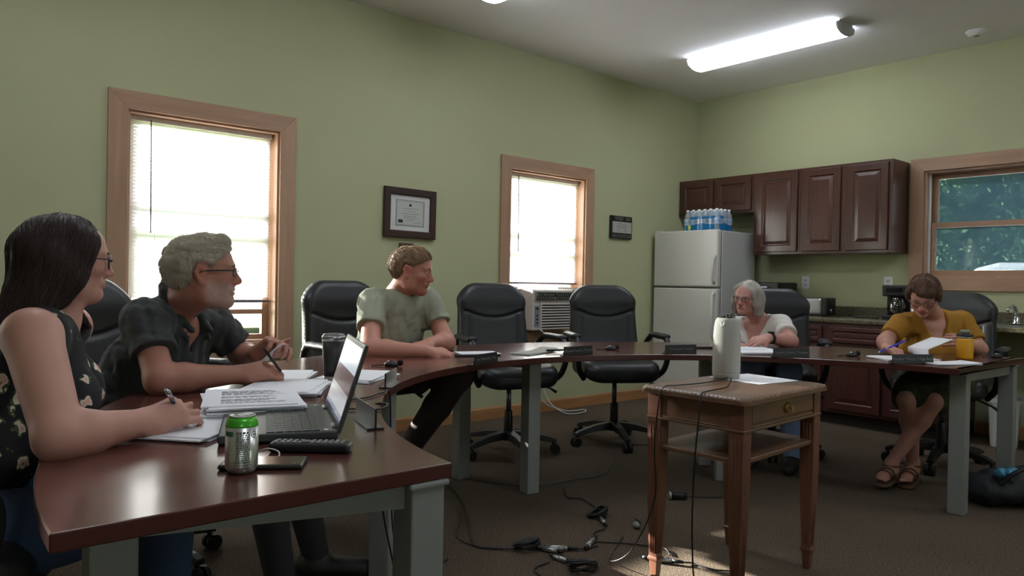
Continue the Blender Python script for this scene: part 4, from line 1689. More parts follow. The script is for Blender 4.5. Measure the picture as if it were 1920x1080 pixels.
m = MB()
m.T = Mlid
m.b2((-.0006, -lw / 2 + .014, .018), (.0005, lw / 2 - .014, LH - .012))
m.build('screen', scr, lid)
m = MB()
for s in (-1, 1):
    m.cyl((.0, s * .13 - .03, .018), (.0, s * .13 + .03, .018), .0075, n=12)
m.build('hinge', lap_body, t)
tag(MB().tube(spline([(.905, 1.86, TT + .012), (1.0, 1.84, TT + .004), (1.06, 1.80, TT + .0035), (1.12, 1.86, TT + .0035), (1.10, 1.92, TT - .02), (1.13, 1.93, .55), (1.2, 1.98, .3), (1.33, 2.05, .03), (1.6, 2.2, .006)], 8), .0028, 6).build('laptop_cable', blk), 'black cable running from behind the laptop over the inner table edge', 'cord')
tag(MB().tube(spline([(.93, 1.92, TT + .01), (1.02, 1.99, TT + .0035), (1.13, 2.0, TT + .0035), (1.22, 2.06, TT + .0035), (1.26, 2.08, TT - .015), (1.28, 2.1, .5), (1.36, 2.2, .2), (1.5, 2.3, .006), (1.7, 2.35, .006)], 8), .0028, 6).build('microphone_cable', blk), 'black cable crossing the table just behind the laptop lid', 'cord')

# -------------------------------------------------- can
can_al = mat('can_aluminium', (196, 198, 192), rough=.3, metal=.85, var=.04)
can_green = mat('can_green_band', (84, 186, 52), rough=.3, metal=.35, var=.04)
can_print = mat('can_print_grey', (86, 92, 84), rough=.45)
t = thing('beverage_can', 'silver soda can with a bright green top band near the corner of the table', 'can', (.513, 1.372, TT))
t.scale = (.89, .89, .89)
MB().lathe([(.0, .004), (.02, .001), (.025, 0), (.0325, .011), (.033, .016), (.033, .098)], n=40).build('can_body', can_al, t)
MB().lathe([(.033, .098), (.033, .101), (.0305, .110), (.0268, .1175)], n=40).build('green_shoulder', can_green, t)
m = MB()
m.lathe([(.0268, .1175), (.0275, .1205), (.0262, .1215), (.025, .119), (.0, .1175)], n=40)
ct_ = m.build('can_top', can_al, t)
m = MB()
m.tube([(.012 * math.cos(a) * .9, .008 * math.sin(a), .1195) for a in np.linspace(0, 2 * PI, 14)[:-1]], .0016, 6, closed=True)
m.build('pull_tab', can_al, ct_)
m = MB()
m.b2((0, 0, 0), (0.0001, .0001, .0001))
rr = random.Random(11)


def can_patch(m, a0, a1, z0, z1, r=.0333):
    n_ = max(2, int((a1 - a0) / .1))
    P = []
    for i in range(n_ + 1):
        a = a0 + (a1 - a0) * i / n_
        P += [(r * math.cos(a), r * math.sin(a), z0), (r * math.cos(a), r * math.sin(a), z1)]
    m.add(P, [(2 * i, 2 * i + 2, 2 * i + 3, 2 * i + 1) for i in range(n_)])


m = MB()
fa = math.atan2(-1.378, -.502)
for i in range(15):
    z = .086 - i * .0043
    x = -.32
    while x < .42:
        l = rr.uniform(.05, .2)
        can_patch(m, fa + x, fa + min(x + l, .45), z, z + (.0024 if i else .004))
        x += l + .05
can_patch(m, fa - .36, fa - .345, .02, .094)
can_patch(m, fa + .47, fa + .485, .02, .094)
for k in range(10):
    for j in range(3):
        can_patch(m, fa - .5 + k * .11 + .05 * (j % 2), fa - .45 + k * .11 + .05 * (j % 2), .007 + .006 * j + .006, .010 + .006 * j + .006)
m.build('nutrition_print', can_print, t)
m = MB()
can_patch(m, fa - 1.25, fa - .55, .080, .090)
m.build('dark_green_band', mat('can_dark_green', (38, 110, 78), rough=.35), t)
m = MB()
for k in range(16):
    a = 2 * PI * k / 16
    can_patch(m, fa + .78 + .17 * math.cos(a) - .03, fa + .78 + .17 * math.cos(a) + .03, .083 + .006 * math.sin(a) - .001, .083 + .006 * math.sin(a) + .001)
can_patch(m, fa + .70, fa + .86, .0815, .0845)
m.build('round_logo', can_print, t)

# -------------------------------------------------- remote, phone
t = thing('remote_control', 'black remote control lying beside the laptop, rows of buttons upward', 'remote control', (.690, 1.452, TT), math.atan2(-.64, .77))
MB().b2((-.085, -.022, 0), (.085, .022, .020)).build('body', blk, t, bevel=.007, seg=3)
m = MB()
for i in range(12):
    for j in range(3):
        if i == 5:
            continue
        m.b2((-.075 + i * .0125, -.015 + j * .0115, .0195), (-.067 + i * .0125, -.0075 + j * .0115, .0222))
m.build('buttons', mat('remote_buttons', (120, 122, 122), rough=.5), t)
m = MB()
m.lathe([(0, .0222), (.012, .0222), (.013, .0195)], (-.012, 0, 0), n=20)
m.build('navigation_pad', mat('remote_pad', (70, 72, 72), rough=.5), t)
t = thing('smartphone', 'smartphone lying face up between the soda can and the remote control', 'phone', (.565, 1.395, TT), math.atan2(-.55, .83))
MB().b2((-.078, -.037, .0), (.078, .037, .0095)).build('body', mat('phone_case', (34, 38, 32), rough=.4), t, bevel=.004, seg=3)
MB().b2((-.073, -.033, .0094), (.073, .033, .0099)).build('screen', blk_gloss, t)
MB().cyl((.062, -.026, .0098), (.062, -.026, .0101), .0025, n=10).build('camera_lens', chrome, t)
pts = spline([(.585, 1.49, TT + .004), (.60, 1.46, TT + .016), (.612, 1.435, TT + .012), (.60, 1.42, TT + .004), (.57, 1.44, TT + .003)], 8)
tag(MB().tube(pts, .0016, 6).build('white_cable', cord_white), 'thin white cable loop beside the soda can', 'cord')

# -------------------------------------------------- tumbler
t = thing('tumbler', 'tall dark grey insulated tumbler with a steel rim', 'tumbler', (1.222, 2.405, TT))
MB().lathe([(0, .001), (.030, .0), (.032, .004), (.0335, .020)], n=36).build('steel_base', steel, t)
MB().lathe([(.0335, .020), (.0355, .06), (.0405, .145)], n=36).build('body', mat('tumbler_coat', (38, 40, 38), rough=.5, var=.1), t)
MB().lathe([(.0405, .145), (.0415, .157), (.0405, .163), (.038, .164)], n=36).build('steel_rim', steel, t)
MB().lathe([(.038, .160), (.037, .169), (.03, .171), (.0, .170)], n=36).build('lid', mat('clear_lid', (120, 124, 122), rough=.2), t)

# -------------------------------------------------- yellow bottle
yel = mat('yellow_bottle_coat', (224, 160, 22), rough=.45, var=.05)
t = thing('water_flask', 'yellow insulated bottle with a dark lid on the right end of the table', 'bottle', (4.40, 1.42, TT))
t.scale = (.9, .9, .9)
MB().lathe([(0, .002), (.04, .0), (.044, .004), (.045, .014), (.045, .115), (.042, .124)], n=36).build('body', yel, t)
MB().lathe([(.042, .124), (.0425, .134), (.04, .136)], n=36).build('steel_collar', steel, t)
MB().lathe([(.043, .134), (.045, .138), (.044, .148), (.03, .152), (.0, .152)], n=36).build('lid', blk, t)
MB().lathe([(.024, .152), (.024, .172), (.02, .174), (.0, .174)], n=24).build('spout_cap', mat('cap_grey_green', (120, 134, 118), rough=.5), t)

# -------------------------------------------------- name plates
plate_blk = mat('name_plate_black', (22, 22, 24), rough=.5, var=.05)
plate_txt = mat('name_plate_lettering', (120, 120, 116), rough=.6)
plate_back = mat('name_plate_silver', (128, 132, 128), rough=.3, metal=.6)


def name_plate(a, b, text, label, L=.205):
    a, b = Vector((*a, 0)), Vector((*b, 0))
    c = (a + b) / 2
    d = (b - a).normalized()
    t = thing('name_plate', label, 'name plate', (c.x, c.y, TT), math.atan2(d.y, d.x), 'black desk name plates')
    MB().box((0, 0, .024), (L, .004, .046), M=Matrix.Rotation(-.12, 3, 'X')).build('plate', plate_blk, t, bevel=.001)
    MB().b2((-L / 2, -.004, 0), (L / 2, .03, .003)).b2((-L / 2, .0015, 0), (L / 2, .006, .02)).build('holder', plate_blk, t)
    M = Matrix.Translation((0, -.0028, .0245)) @ Matrix.Rotation(PI / 2 - .12, 4, 'X')
    text_obj(text, .0185, plate_txt, t, M)
    return t


name_plate((1.955, 2.530), (2.128, 2.592), 'Jon Malhowsky, Trus', 'black name plate on the inner table edge before the man in the green shirt', .19)
name_plate((2.587, 2.625), (2.796, 2.625), 'Elizabeth Larkins, Trustee', 'black name plate in front of the empty chair beside the refrigerator')
name_plate((3.153, 2.445), (3.369, 2.385), 'Permanente, Trustee', 'black name plate left of the white camera device on the far side of the table')
name_plate((3.535, 2.035), (3.715, 1.93), 'Joanne Holland, Trustee', 'black name plate in front of the grey-haired woman')
name_plate((3.765, 1.535), (3.965, 1.415), 'Heather Moore, Village Asst.', 'black name plate in front of the woman in the mustard shirt', .225)


def back_plate(c, d, label, L=.20):
    t = thing('name_plate', label, 'name plate', (*c, TT), math.atan2(d[1], d[0]), 'silver-backed desk name plates')
    MB().box((0, 0, .026), (L, .003, .05)).build('plate', plate_back, t, bevel=.001)
    MB().b2((-L / 2, -.02, 0), (L / 2, .02, .003)).build('foot', plate_back, t)
    MB().b2((L / 2, -.021, 0), (L / 2 + .003, .021, .004)).b2((L / 2, -.0025, 0), (L / 2 + .003, .0025, .05)).build('edge', plate_blk, t)
    return t


back_plate((.94, 1.67), (-.26, -.965), 'silver name plate seen from behind beside the laptop screen')
back_plate((1.345, 2.215), (-.69, -.72), 'silver name plate seen from behind near the inner curve of the table', .17)


# -------------------------------------------------- little table microphones
def table_mic(x, y, a, label):
    t = thing('table_microphone', label, 'microphone', (x, y, TT), a, 'small black table microphones')
    m = MB()
    m.sphere((0, 0, .008), .03, 8, s=(1.1, .7, .5))
    m.build('body', blk, t)
    MB().sphere((.035, .004, .016), .014, 8).build('foam_tip', mat('foam_black', (16, 16, 16), rough=.95, bump=.6, bscale=300), t)
    MB().tube(spline([(-.03, 0, .006), (-.06, .01, .004), (-.085, -.005, .004)], 5), .003, 6).build('cable_tail', blk, t)
    MB().sphere((-.012, -.012, .022), .005, 6).build('glint_bead', chrome, t)  # chrome bead standing in for a white highlight dot
    return t


table_mic(1.635, 2.69, -.7, 'small black microphone on the table right of the tumbler')
table_mic(3.073, 2.745, -.5, 'small black microphone on the table before the empty chair beside the refrigerator')
table_mic(3.975, 1.825, -.6, 'small black microphone between the two women at the right')
table_mic(4.66, 1.345, -.6, 'small black microphone at the right corner of the table')
t = thing('smartphone', 'dark phone lying flat on the far table, left of the white camera device', 'phone', (3.66, 2.565, TT), -.6)
MB().b2((-.07, -.035, 0), (.07, .035, .012)).build('body', blk, t, bevel=.004)
MB().b2((-.064, -.031, .0118), (.064, .031, .0126)).build('screen', blk_gloss, t)
t = thing('notebook', 'dark notebook with papers under the hand of the man in the green shirt', 'notebook', (2.235, 2.895, TT), -.35)
MB().b2((-.11, -.075, 0), (.11, .075, .010)).build('cover', mat('notebook_dark', (46, 44, 46), rough=.6), t, bevel=.002)
MB().b2((-.09, -.07, .010), (.115, .06, .0135)).build('loose_pages', paper_w, t)
t = thing('pen', 'black pen on the papers in the window glare', 'pen', (2.69, 2.77, TT + .009), -.25)
MB().cyl((-.07, 0, .006), (.07, 0, .006), .005, n=12).build('barrel', blk, t)
MB().cyl((.07, 0, .006), (.082, 0, .004), .004, .001, n=12).build('tip', chrome, t)

# -------------------------------------------------- white conference camera on the side table
owl = mat('camera_white_fabric', (172, 172, 164), rough=.8, var=.03, scale=200, bump=.2, bscale=500)
t = thing('conference_camera', 'tall white rounded conference camera standing on the side table', 'conference camera', (2.625, 1.718, SZ + .0005))
MB().lathe([(0, .0), (.047, .0), (.053, .004), (.0545, .022), (.055, .024)], n=48).build('base', owl, t)
MB().lathe([(.0535, .024), (.0555, .028), (.0555, .10), (.054, .17), (.049, .225), (.045, .238), (.039, .246), (.036, .2465)], n=48).build('body', owl, t)
MB().lathe([(.036, .2465), (.034, .243), (.0, .243)], n=32).build('top_recess', blk, t)
MB().lathe([(.0, .262), (.010, .261), (.016, .256), (.018, .246), (.024, .244)], n=24).build('lens_dome', blk_gloss, t)
m = MB()
for k in range(4):
    a = k * PI / 2 + .4
    m.box((.026 * math.cos(a), .026 * math.sin(a), .250), (.012, .008, .012), rz=a)
m.build('lens_guard', mat('lens_guard_grey', (150, 150, 146), rough=.5), t)
fa = math.atan2(-1.718, -2.625) - .35
m = MB()
for s in (-1, 1):
    Q = []
    for i in range(9):
        u = i / 8
        a = fa + s * (.03 + .20 * u)
        z = .222 + .006 * u * u - .010 * (1 - u) * (1 if u < .6 else .5) + .006 * math.sin(u * PI)
        r = .0508
        Q.append((r * math.cos(a), r * math.sin(a), z))
    m.tube(Q, [.0026, .0028, .0028, .0026, .0024, .002, .0016, .0012, .0006], 6)
m.build('logo_mark', mat('logo_white', (240, 240, 238), rough=.4), t)
pts = spline([(2.585, 1.685, SZ + .006), (2.53, 1.68, SZ + .005), (2.47, 1.665, SZ + .006), (2.36, 1.655, SZ + .006), (2.24, 1.67, SZ + .006), (2.175, 1.685, SZ + .001), (2.155, 1.69, SZ - .06), (2.15, 1.70, .5), (2.18, 1.72, .3), (2.15, 1.80, .1), (2.2, 1.95, .006), (2.45, 2.1, .006)], 8)
tag(MB().tube(pts, .0026, 6).build('camera_cable', blk), 'black cable trailing from the camera device over the left edge of the side table', 'cord')
pts = spline([(2.60, 1.675, SZ + .006), (2.50, 1.62, SZ + .006), (2.42, 1.57, SZ + .006), (2.33, 1.53, SZ + .006), (2.20, 1.515, SZ + .006), (2.168, 1.515, SZ - .005), (2.155, 1.515, SZ - .08), (2.155, 1.53, .45), (2.16, 1.535, .2), (2.19, 1.53, .03), (2.3, 1.50, .006), (2.38, 1.36, .006)], 8)
tag(MB().tube(pts, .003, 6).build('camera_power_cable', blk), 'black cable hanging straight down in front of the side table', 'cord')


# ================================================================ cables and connectors on the floor
conn_silver = mat('connector_silver', (170, 172, 170), rough=.3, metal=.7, var=.05)
cable_blk = mat('cable_black', (20, 21, 22), rough=.5)


def coil(x, y, r, n, seed, label, plug=None, extra=None, flat=1.0):
    rng = random.Random(seed)
    t = thing('cable_coil', label, 'cable', (x, y, 0), rng.uniform(0, 3), 'coiled microphone cables on the carpet')
    pts = []
    for i in range(n * 18 + 1):
        a = 2 * PI * i / 18
        k = i / (n * 18)
        rr_ = r * (1 + .13 * math.sin(a * 1.37 + seed) + rng.uniform(-.02, .02))
        pts.append((rr_ * math.cos(a), rr_ * .72 * math.sin(a), .006 + .042 * flat * abs(math.sin(k * PI * 2.5)) * (.6 + .4 * math.sin(a + seed))))
    MB().tube(pts, .0052, 7).build('coil', cable_blk, t)
    t.rotation_euler.z = 0
    if plug:
        dx, dy = plug
        L = math.hypot(dx, dy)
        d = Vector((dx / L, dy / L, 0))
        p0 = d * r * .6 + V(0, 0, .012)
        m = MB()
        m.cyl(p0, p0 + d * .04, .009, .0085, n=16, mi=0)
        m.cyl(p0 + d * .04, p0 + d * .105, .0095, .0095, n=16, mi=1)
        m.cyl(p0 + d * .105, p0 + d * .13, .008, .005, n=16, mi=0)
        m.build('connector', [blk, conn_silver], t)
    if extra:
        MB().tube(spline([(q[0], q[1], q[2]) for q in extra], 8), .0032, 6).build('cable_tail', cable_blk, t)
    return t


coil(2.575, 2.365, .046, 6, 2, 'round bundle of coiled black cable at the far end of the floor cables', plug=(-.5, -.8), extra=[(.04, 0, .01), (.09, .1, .006), (.14, .24, .006), (.1, .3, .006), (.2, .42, .006)])
coil(2.035, 2.262, .056, 6, 3, 'bundle of coiled black cable with silver plugs nearest the left table leg', plug=(.35, -.75), extra=[(-.05, 0, .01), (-.11, .06, .006), (-.16, .14, .006), (-.15, .28, .006), (.0, .46, .006), (.1, .62, .006)])
coil(2.06, 1.965, .058, 6, 4, 'black cable bundle on the carpet nearest the bottom edge of the picture', plug=(-.12, .9), extra=[(-.05, -.02, .01), (-.1, -.1, .006), (-.18, -.02, .006), (-.16, .1, .006), (-.06, .12, .006)])


def connector(x, y, a, label, tail):
    t = thing('cable_connector', label, 'connector', (x, y, .011), a, 'silver audio plugs on the carpet')
    MB().cyl((-.05, 0, 0), (.03, 0, 0), .0105, n=18).cyl((.03, 0, 0), (.04, 0, 0), .009, n=18).build('shell', conn_silver, t)
    MB().cyl((.04, 0, 0), (.085, 0, 0), .009, .0055, n=14).cyl((-.075, 0, 0), (-.05, 0, 0), .0075, .0095, n=14).build('boot', blk, t)
    MB().tube(spline([(.08, 0, -.001)] + [(p[0], p[1], -.006) for p in tail], 8), .0032, 6).build('cable_tail', cable_blk, t)
    return t


connector(2.275, 2.125, .45, 'silver audio plug lying to the right of the nearest cable bundles', [(.14, .03), (.22, .0)])
connector(2.12, 2.165, -.75, 'silver audio plug touching the bundle near the left table leg', [(.12, .02), (.17, .06)])
connector(2.36, 1.82, -1.0, 'pale audio plug on the carpet beside the left leg of the side table', [(.12, .02), (.20, -.02), (.27, -.01)])
t = thing('cable_adapter', 'small grey-green adapter on the carpet left of the side table', 'adapter', (2.60, 2.15, .014), .9)
MB().sphere((0, 0, 0), .022, 8, s=(1.3, .75, .6)).build('body', mat('adapter_grey', (120, 130, 112), rough=.5), t)
MB().tube(spline([(.02, 0, 0), (.06, -.03, -.006), (.12, -.02, -.008)], 6), .003, 6).build('cable_tail', cable_blk, t)
t = thing('handheld_microphone', 'black microphone lying on the carpet behind the side table', 'microphone', (3.11, 2.31, .021), -.72)
MB().cyl((-.03, 0, 0), (.05, 0, 0), .02, .017, n=20).build('body', blk, t)
MB().cyl((-.042, 0, 0), (-.03, 0, 0), .0215, n=20).build('collar', conn_silver, t)
MB().tube(spline([(.05, 0, -.004), (.12, .04, -.017), (.24, .05, -.017), (.36, .12, -.017)], 8), .0032, 6).build('cable_tail', cable_blk, t)
for pts, lab in (
        ([(2.46, 3.30, .006), (2.52, 3.16, .006), (2.59, 3.03, .006), (2.66, 2.945, .006), (2.78, 2.90, .006), (2.95, 2.89, .006), (3.12, 2.86, .006), (3.28, 2.93, .006), (3.5, 3.1, .006)], 'grey cable running along the carpet behind the far table legs'),
        ([(2.35, 3.32, .006), (2.28, 3.10, .006), (2.16, 2.86, .006), (2.02, 2.64, .006), (1.91, 2.47, .006), (1.88, 2.38, .006), (1.95, 2.31, .006)], 'thin black cable from the far table leg to the nearest cable bundle'),
        ([(2.30, 2.14, .006), (2.38, 2.06, .006), (2.44, 1.98, .006), (2.48, 1.9, .006), (2.44, 1.84, .006)], 'thin black cable disappearing behind the left leg of the side table')):
    tag(MB().tube(spline(pts, 10), .0034, 6).build('floor_cable', mat('cable_grey', (70, 72, 70), rough=.6) if 'grey' in lab else cable_blk), lab, 'cord')

# ================================================================ bins and bag at the right
bin_white = mat('bin_white_plastic', (206, 206, 200), rough=.4, var=.02)


def bin_(x, y, r, h, label, mtl, cat='bin'):
    t = thing('waste_bin', label, cat, (x, y, 0), .2)
    prof = rounded(2 * r, 1.5 * r, .05, 5)
    n = len(prof)
    rings = [(.8, .0), (.82, .006), (.98, h - .03), (1.04, h - .028), (1.04, h), (.97, h), (.80, .012)]
    P = [(px * s, py * s, z) for s, z in rings for px, py in prof]
    F = [tuple(reversed(range(n)))] + [(q * n + k, q * n + (k + 1) % n, (q + 1) * n + (k + 1) % n, (q + 1) * n + k) for q in range(len(rings) - 1) for k in range(n)] + [tuple(range((len(rings) - 1) * n, len(rings) * n))]
    m = MB()
    m.add(P, F, smooth=False)
    m.build('tub', mtl, t)
    return t


b_ = bin_(6.09, 1.70, .13, .345, 'white tapered waste bin with a plastic liner, under the counter behind the table leg', bin_white)
f = Field((-.19, -.16, .29), (.19, .16, .42), .008)
f.cap((-.05, 0, .34), (.05, 0, .34), .08, w=(0, 1, 0), s=.85)
f.folds(.010, 60, 5, (-.19, -.16, .29), (.19, .16, .42))
f.build('liner', mat('bin_liner', (225, 226, 226), rough=.35), b_)
bin_(6.10, 1.40, .11, .29, 'grey waste bin at the right edge of the picture under the counter', mat('bin_grey', (120, 122, 118), rough=.5))

bag_m = mat('bag_black_nylon', (24, 26, 30), rough=.65, var=.2, scale=30, bump=.4, bscale=60)
t = thing('duffel_bag', 'black cloth bag slumped on the carpet at the right end of the table', 'bag', (4.50, 1.16, 0), -.72)
f = Field((-.42, -.26, -.02), (.42, .26, .34), .009)
f.cap((-.22, 0, .075), (.22, .0, .085), .085, .095, k=.05, w=(0, 1, 0), s=1.5)
f.cap((-.15, .03, .12), (.12, .02, .14), .06, .06, k=.06)
f.cap((.05, -.02, .13), (.2, .04, .12), .05, .055, k=.05)
f.folds(.008, 28, 9, (-.42, -.26, -.02), (.42, .26, .34))
f.put(lambda X, Y, Z: Z - .002 + 0 * X + 0 * Y, (-.42, -.26, -.02), (.42, .26, .004), .01, 'sub')
f.build('bag_body', bag_m, t)
MB().tube(spline([(-.2, -.1, .12), (-.14, -.14, .2), (0, -.12, .235), (.12, -.1, .22), (.17, -.1, .13)], 7), .011, 8).build('strap', bag_m, t)
m = MB()
m.tube([(.0 + .012 * math.cos(a), -.13, .165 + .012 * math.sin(a)) for a in np.linspace(0, 2 * PI, 12)[:-1]], .003, 6, closed=True)
m.build('buckle', chrome, t)
t = thing('blue_pouch', 'crumpled light blue packet lying on the black bag', 'packet', (4.33, 1.195, .185), -.5)
f = Field((-.09, -.08, -.05), (.09, .08, .06), .006)
f.cap((-.04, 0, 0), (.04, 0, .006), .022, .02, w=(0, 1, 0), s=1.8)
f.folds(.006, 70, 3, (-.09, -.08, -.05), (.09, .08, .06))
f.build('packet', mat('packet_blue', (70, 140, 172), rough=.35, var=.15, scale=30), t)
# ================================================================ people
def skin_mat(name, rgb, lips=(170, 96, 90), beard=None, flush=.35):
    m = mat(name, rgb, rough=.5, var=.10, scale=14, bump=.06, bscale=160, spec=.35)
    nt = m.node_tree
    b = nt.nodes['Principled BSDF']
    src = b.inputs['Base Color'].links[0].from_socket
    at = nt.nodes.new('ShaderNodeAttribute')
    at.attribute_name = 'face_mask'
    sp = nt.nodes.new('ShaderNodeSeparateColor')
    nt.links.new(at.outputs['Color'], sp.inputs[0])
    layers = [(2, (rgb[0], rgb[1] * .68, rgb[2] * .66), flush), (0, lips, .9)]
    if beard:
        layers.insert(1, (1, beard[0], beard[1]))
    for ch, col, amt in layers:
        k = nt.nodes.new('ShaderNodeMath')
        k.operation = 'MULTIPLY'
        k.inputs[1].default_value = amt
        nt.links.new(sp.outputs[ch], k.inputs[0])
        fac = k.outputs[0]
        if ch == 1:
            tc = nt.nodes.new('ShaderNodeTexCoord')
            nz = nt.nodes.new('ShaderNodeTexNoise')
            nz.inputs['Scale'].default_value = 260
            nt.links.new(tc.outputs['Object'], nz.inputs['Vector'])
            r_ = nt.nodes.new('ShaderNodeMapRange')
            r_.inputs[1].default_value, r_.inputs[2].default_value = .30, .62
            nt.links.new(nz.outputs['Fac'], r_.inputs[0])
            k2 = nt.nodes.new('ShaderNodeMath')
            k2.operation = 'MULTIPLY'
            nt.links.new(fac, k2.inputs[0])
            nt.links.new(r_.outputs[0], k2.inputs[1])
            fac = k2.outputs[0]
        mx = nt.nodes.new('ShaderNodeMix')
        mx.data_type = 'RGBA'
        mx.inputs[7].default_value = lin(col)
        nt.links.new(fac, mx.inputs[0])
        nt.links.new(src, mx.inputs[6])
        src = mx.outputs[2]
    nt.links.new(src, b.inputs['Base Color'])
    b.inputs['Subsurface Weight'].default_value = .06
    b.inputs['Subsurface Radius'].default_value = (.010, .004, .002)
    return m


eye_white = mat('eye_white', (196, 190, 184), rough=.25, var=.02)
eye_iris = mat('eye_iris', (52, 44, 36), rough=.2, var=.05)


def nrm(v):
    v = np.array(v, float)
    return v / np.linalg.norm(v)


class Head:
    """local head frame: x to the person's right, y out of the face, z up; s = size"""
    def __init__(self, c, f, roll=0.0, s=1.0):
        self.c, self.s = np.array(c, float), s
        f = nrm(f)
        r = nrm(np.cross(f, (0, 0, 1)))
        u = np.cross(r, f)
        cr, sr = math.cos(roll), math.sin(roll)
        self.A = np.array([r * cr + u * sr, f, -r * sr + u * cr])

    def w(self, p):
        return self.c + self.s * (np.array(p, float) @ self.A)

    def loc(self, P):
        return ((P - self.c) @ self.A.T) / self.s

    def cap(self, F, a, b, ra, rb=None, k=.01, w=None, s=1.0, op='add', cut=None):
        rb = ra if rb is None else rb
        F.cap(self.w(a), self.w(b), ra * self.s, rb * self.s, k * self.s, None if w is None else np.array(w, float) @ self.A, s, op)

    def ell(self, F, c, r, k=.01, op='add'):
        F.ell(self.w(c), [q * self.s for q in r], self.A, k * self.s, op)


def head_shape(F, H, jaw=1.0, nose=1.0, fem=False):
    H.ell(F, (0, -.012, .028), (.074, .096, .087), .01)
    H.ell(F, (0, .032, .035), (.062, .060, .066), .03)            # forehead
    H.ell(F, (0, .030, -.035), (.060 * jaw, .058, .066), .03)     # face mass
    H.cap(F, (-.045 * jaw, .01, -.070), (0, .066, -.090), .020, .018, .03)
    H.cap(F, (.045 * jaw, .01, -.070), (0, .066, -.090), .020, .018, .03)
    H.cap(F, (-.058 * jaw, -.01, -.03), (-.046 * jaw, .01, -.07), .018, .018, .025)
    H.cap(F, (.058 * jaw, -.01, -.03), (.046 * jaw, .01, -.07), .018, .018, .025)
    H.ell(F, (0, .078, -.088), (.021, .018, .017), .014)          # chin
    for q in (-1, 1):
        H.ell(F, (q * .041, .060, -.016), (.023, .022, .020), .018)    # cheek bones
        H.cap(F, (q * .012, .091, .027), (q * .046, .074, .026), .0085, .007, .016)   # brow ridge
    for q in (-1, 1):
        H.ell(F, (q * .031, .096, .008), (.017, .014, .0115), .014, 'sub')     # sockets
    H.cap(F, (0, .089, .020), (0, .108 * (.5 + .5 * nose), -.020), .0085, .0105, .012)
    H.cap(F, (0, .084, .012), (0, .090, -.032), .0115, .0135, .014)
    H.ell(F, (0, .111, -.026), (.0105, .0105, .0095), .008)
    for q in (-1, 1):
        H.ell(F, (q * .0115, .100, -.031), (.0075, .009, .007), .006)
        H.ell(F, (q * .031, .0785, .0075), (.0150, .0125, .0125), .003)        # eyeballs
        H.cap(F, (q * .020, .090, .0165), (q * .044, .080, .015), .0038, .0034, .005)   # upper lids
        H.cap(F, (q * .021, .0885, -.001), (q * .042, .080, .0005), .0030, .0028, .005)
    H.cap(F, (-.020, .087, -.0555), (.020, .087, -.0555), .0095, .0095, .012)   # muzzle
    H.cap(F, (-.019, .0895, -.0525), (.019, .0895, -.0525), .0042, .0042, .005)
    H.cap(F, (-.006, .0965, -.0510), (.006, .0965, -.0510), .0045, .0045, .005)
    H.cap(F, (-.013, .0935, -.0635), (.013, .0935, -.0635), .0060, .0060, .005)
    H.cap(F, (-.022, .096, -.0575), (.022, .096, -.0575), .0022, .0022, .003, op='sub')
    for q in (-1, 1):                                             # ears
        H.cap(F, (q * .0765, .006, .012), (q * .0845, -.016, .026), .0060, .0062, .005)
        H.cap(F, (q * .0845, -.016, .026), (q * .0855, -.024, .006), .0062, .0060, .004)
        H.cap(F, (q * .0855, -.024, .006), (q * .0785, -.010, -.026), .0060, .0068, .004)
        H.ell(F, (q * .0755, -.008, .002), (.0070, .018, .028), .005)
        H.ell(F, (q * .0775, .000, -.028), (.0075, .0085, .0105), .005)
        H.ell(F, (q * .0865, -.006, -.002), (.0065, .008, .013), .004, 'sub')


def face_paint(H, lid=1.0):
    """material index per face: 0 skin, 1 eye white, 2 iris"""
    def fn(c):
        L = H.loc(c)
        x, y, z = np.abs(L[:, 0]), L[:, 1], L[:, 2]
        mi = np.zeros(len(L), int)
        e = ((x - .031) / .0125) ** 2 + ((z - .0075) / .0068) ** 2
        eye = (e < 1) & (y > .07) & (y < .102) & (z < .0075 + .0068 * lid)
        mi[eye] = 1
        ir = (((x - .031) ** 2 + (z - .0075) ** 2) < .0058 ** 2) & eye
        mi[ir] = 2
        return mi
    return fn


def face_mask(o, H, base):
    """smooth lip (red) and beard (green) weights stored on the skin, and flushed cheeks and nose (blue)"""
    me = o.data
    n = len(me.vertices)
    co = np.empty(n * 3, np.float32)
    me.vertices.foreach_get('co', co)
    L = H.loc(co.reshape(-1, 3) + base)
    x, y, z = np.abs(L[:, 0]), L[:, 1], L[:, 2]

    def ss(v, a, b):
        t = np.clip((v - a) / (b - a), 0, 1)
        return t * t * (3 - 2 * t)
    m = (x / .024) ** 2 + ((z + .0572) / .0105) ** 2
    lips = (1 - ss(m, .55, 1.15)) * (y > .082) * (y < .12)
    side = ss(y, -.006, .022) * (1 - ss(z, -.040 + .0 * y, -.012)) * ss(z, -.150, -.105) * (x < .095)
    cheek = (1 - ss(((x - .0) / .040) ** 2 + ((z + .020) / .022) ** 2, .6, 1.2)) * (y > .06)
    under = 1 - (1 - ss(((x) / .018) ** 2 + ((z + .074) / .006) ** 2, .5, 1.4)) * .5
    beard = np.clip(side * (1 - cheek) * under, 0, 1) * (y < .13)
    fl = np.exp(-(((x - .043) / .022) ** 2 + ((z + .022) / .02) ** 2)) * (y > .04) + np.exp(-((x / .014) ** 2 + ((z + .028) / .016) ** 2)) * (y > .09)
    ear = np.exp(-(((x - .083) / .012) ** 2 + ((y + .01) / .025) ** 2 + (z / .035) ** 2))
    a = me.color_attributes.new('face_mask', 'FLOAT_COLOR', 'POINT')
    C_ = np.stack([lips, beard, np.clip(fl + ear, 0, 1), np.ones(n)], 1).astype(np.float32)
    a.data.foreach_set('color', C_.ravel())


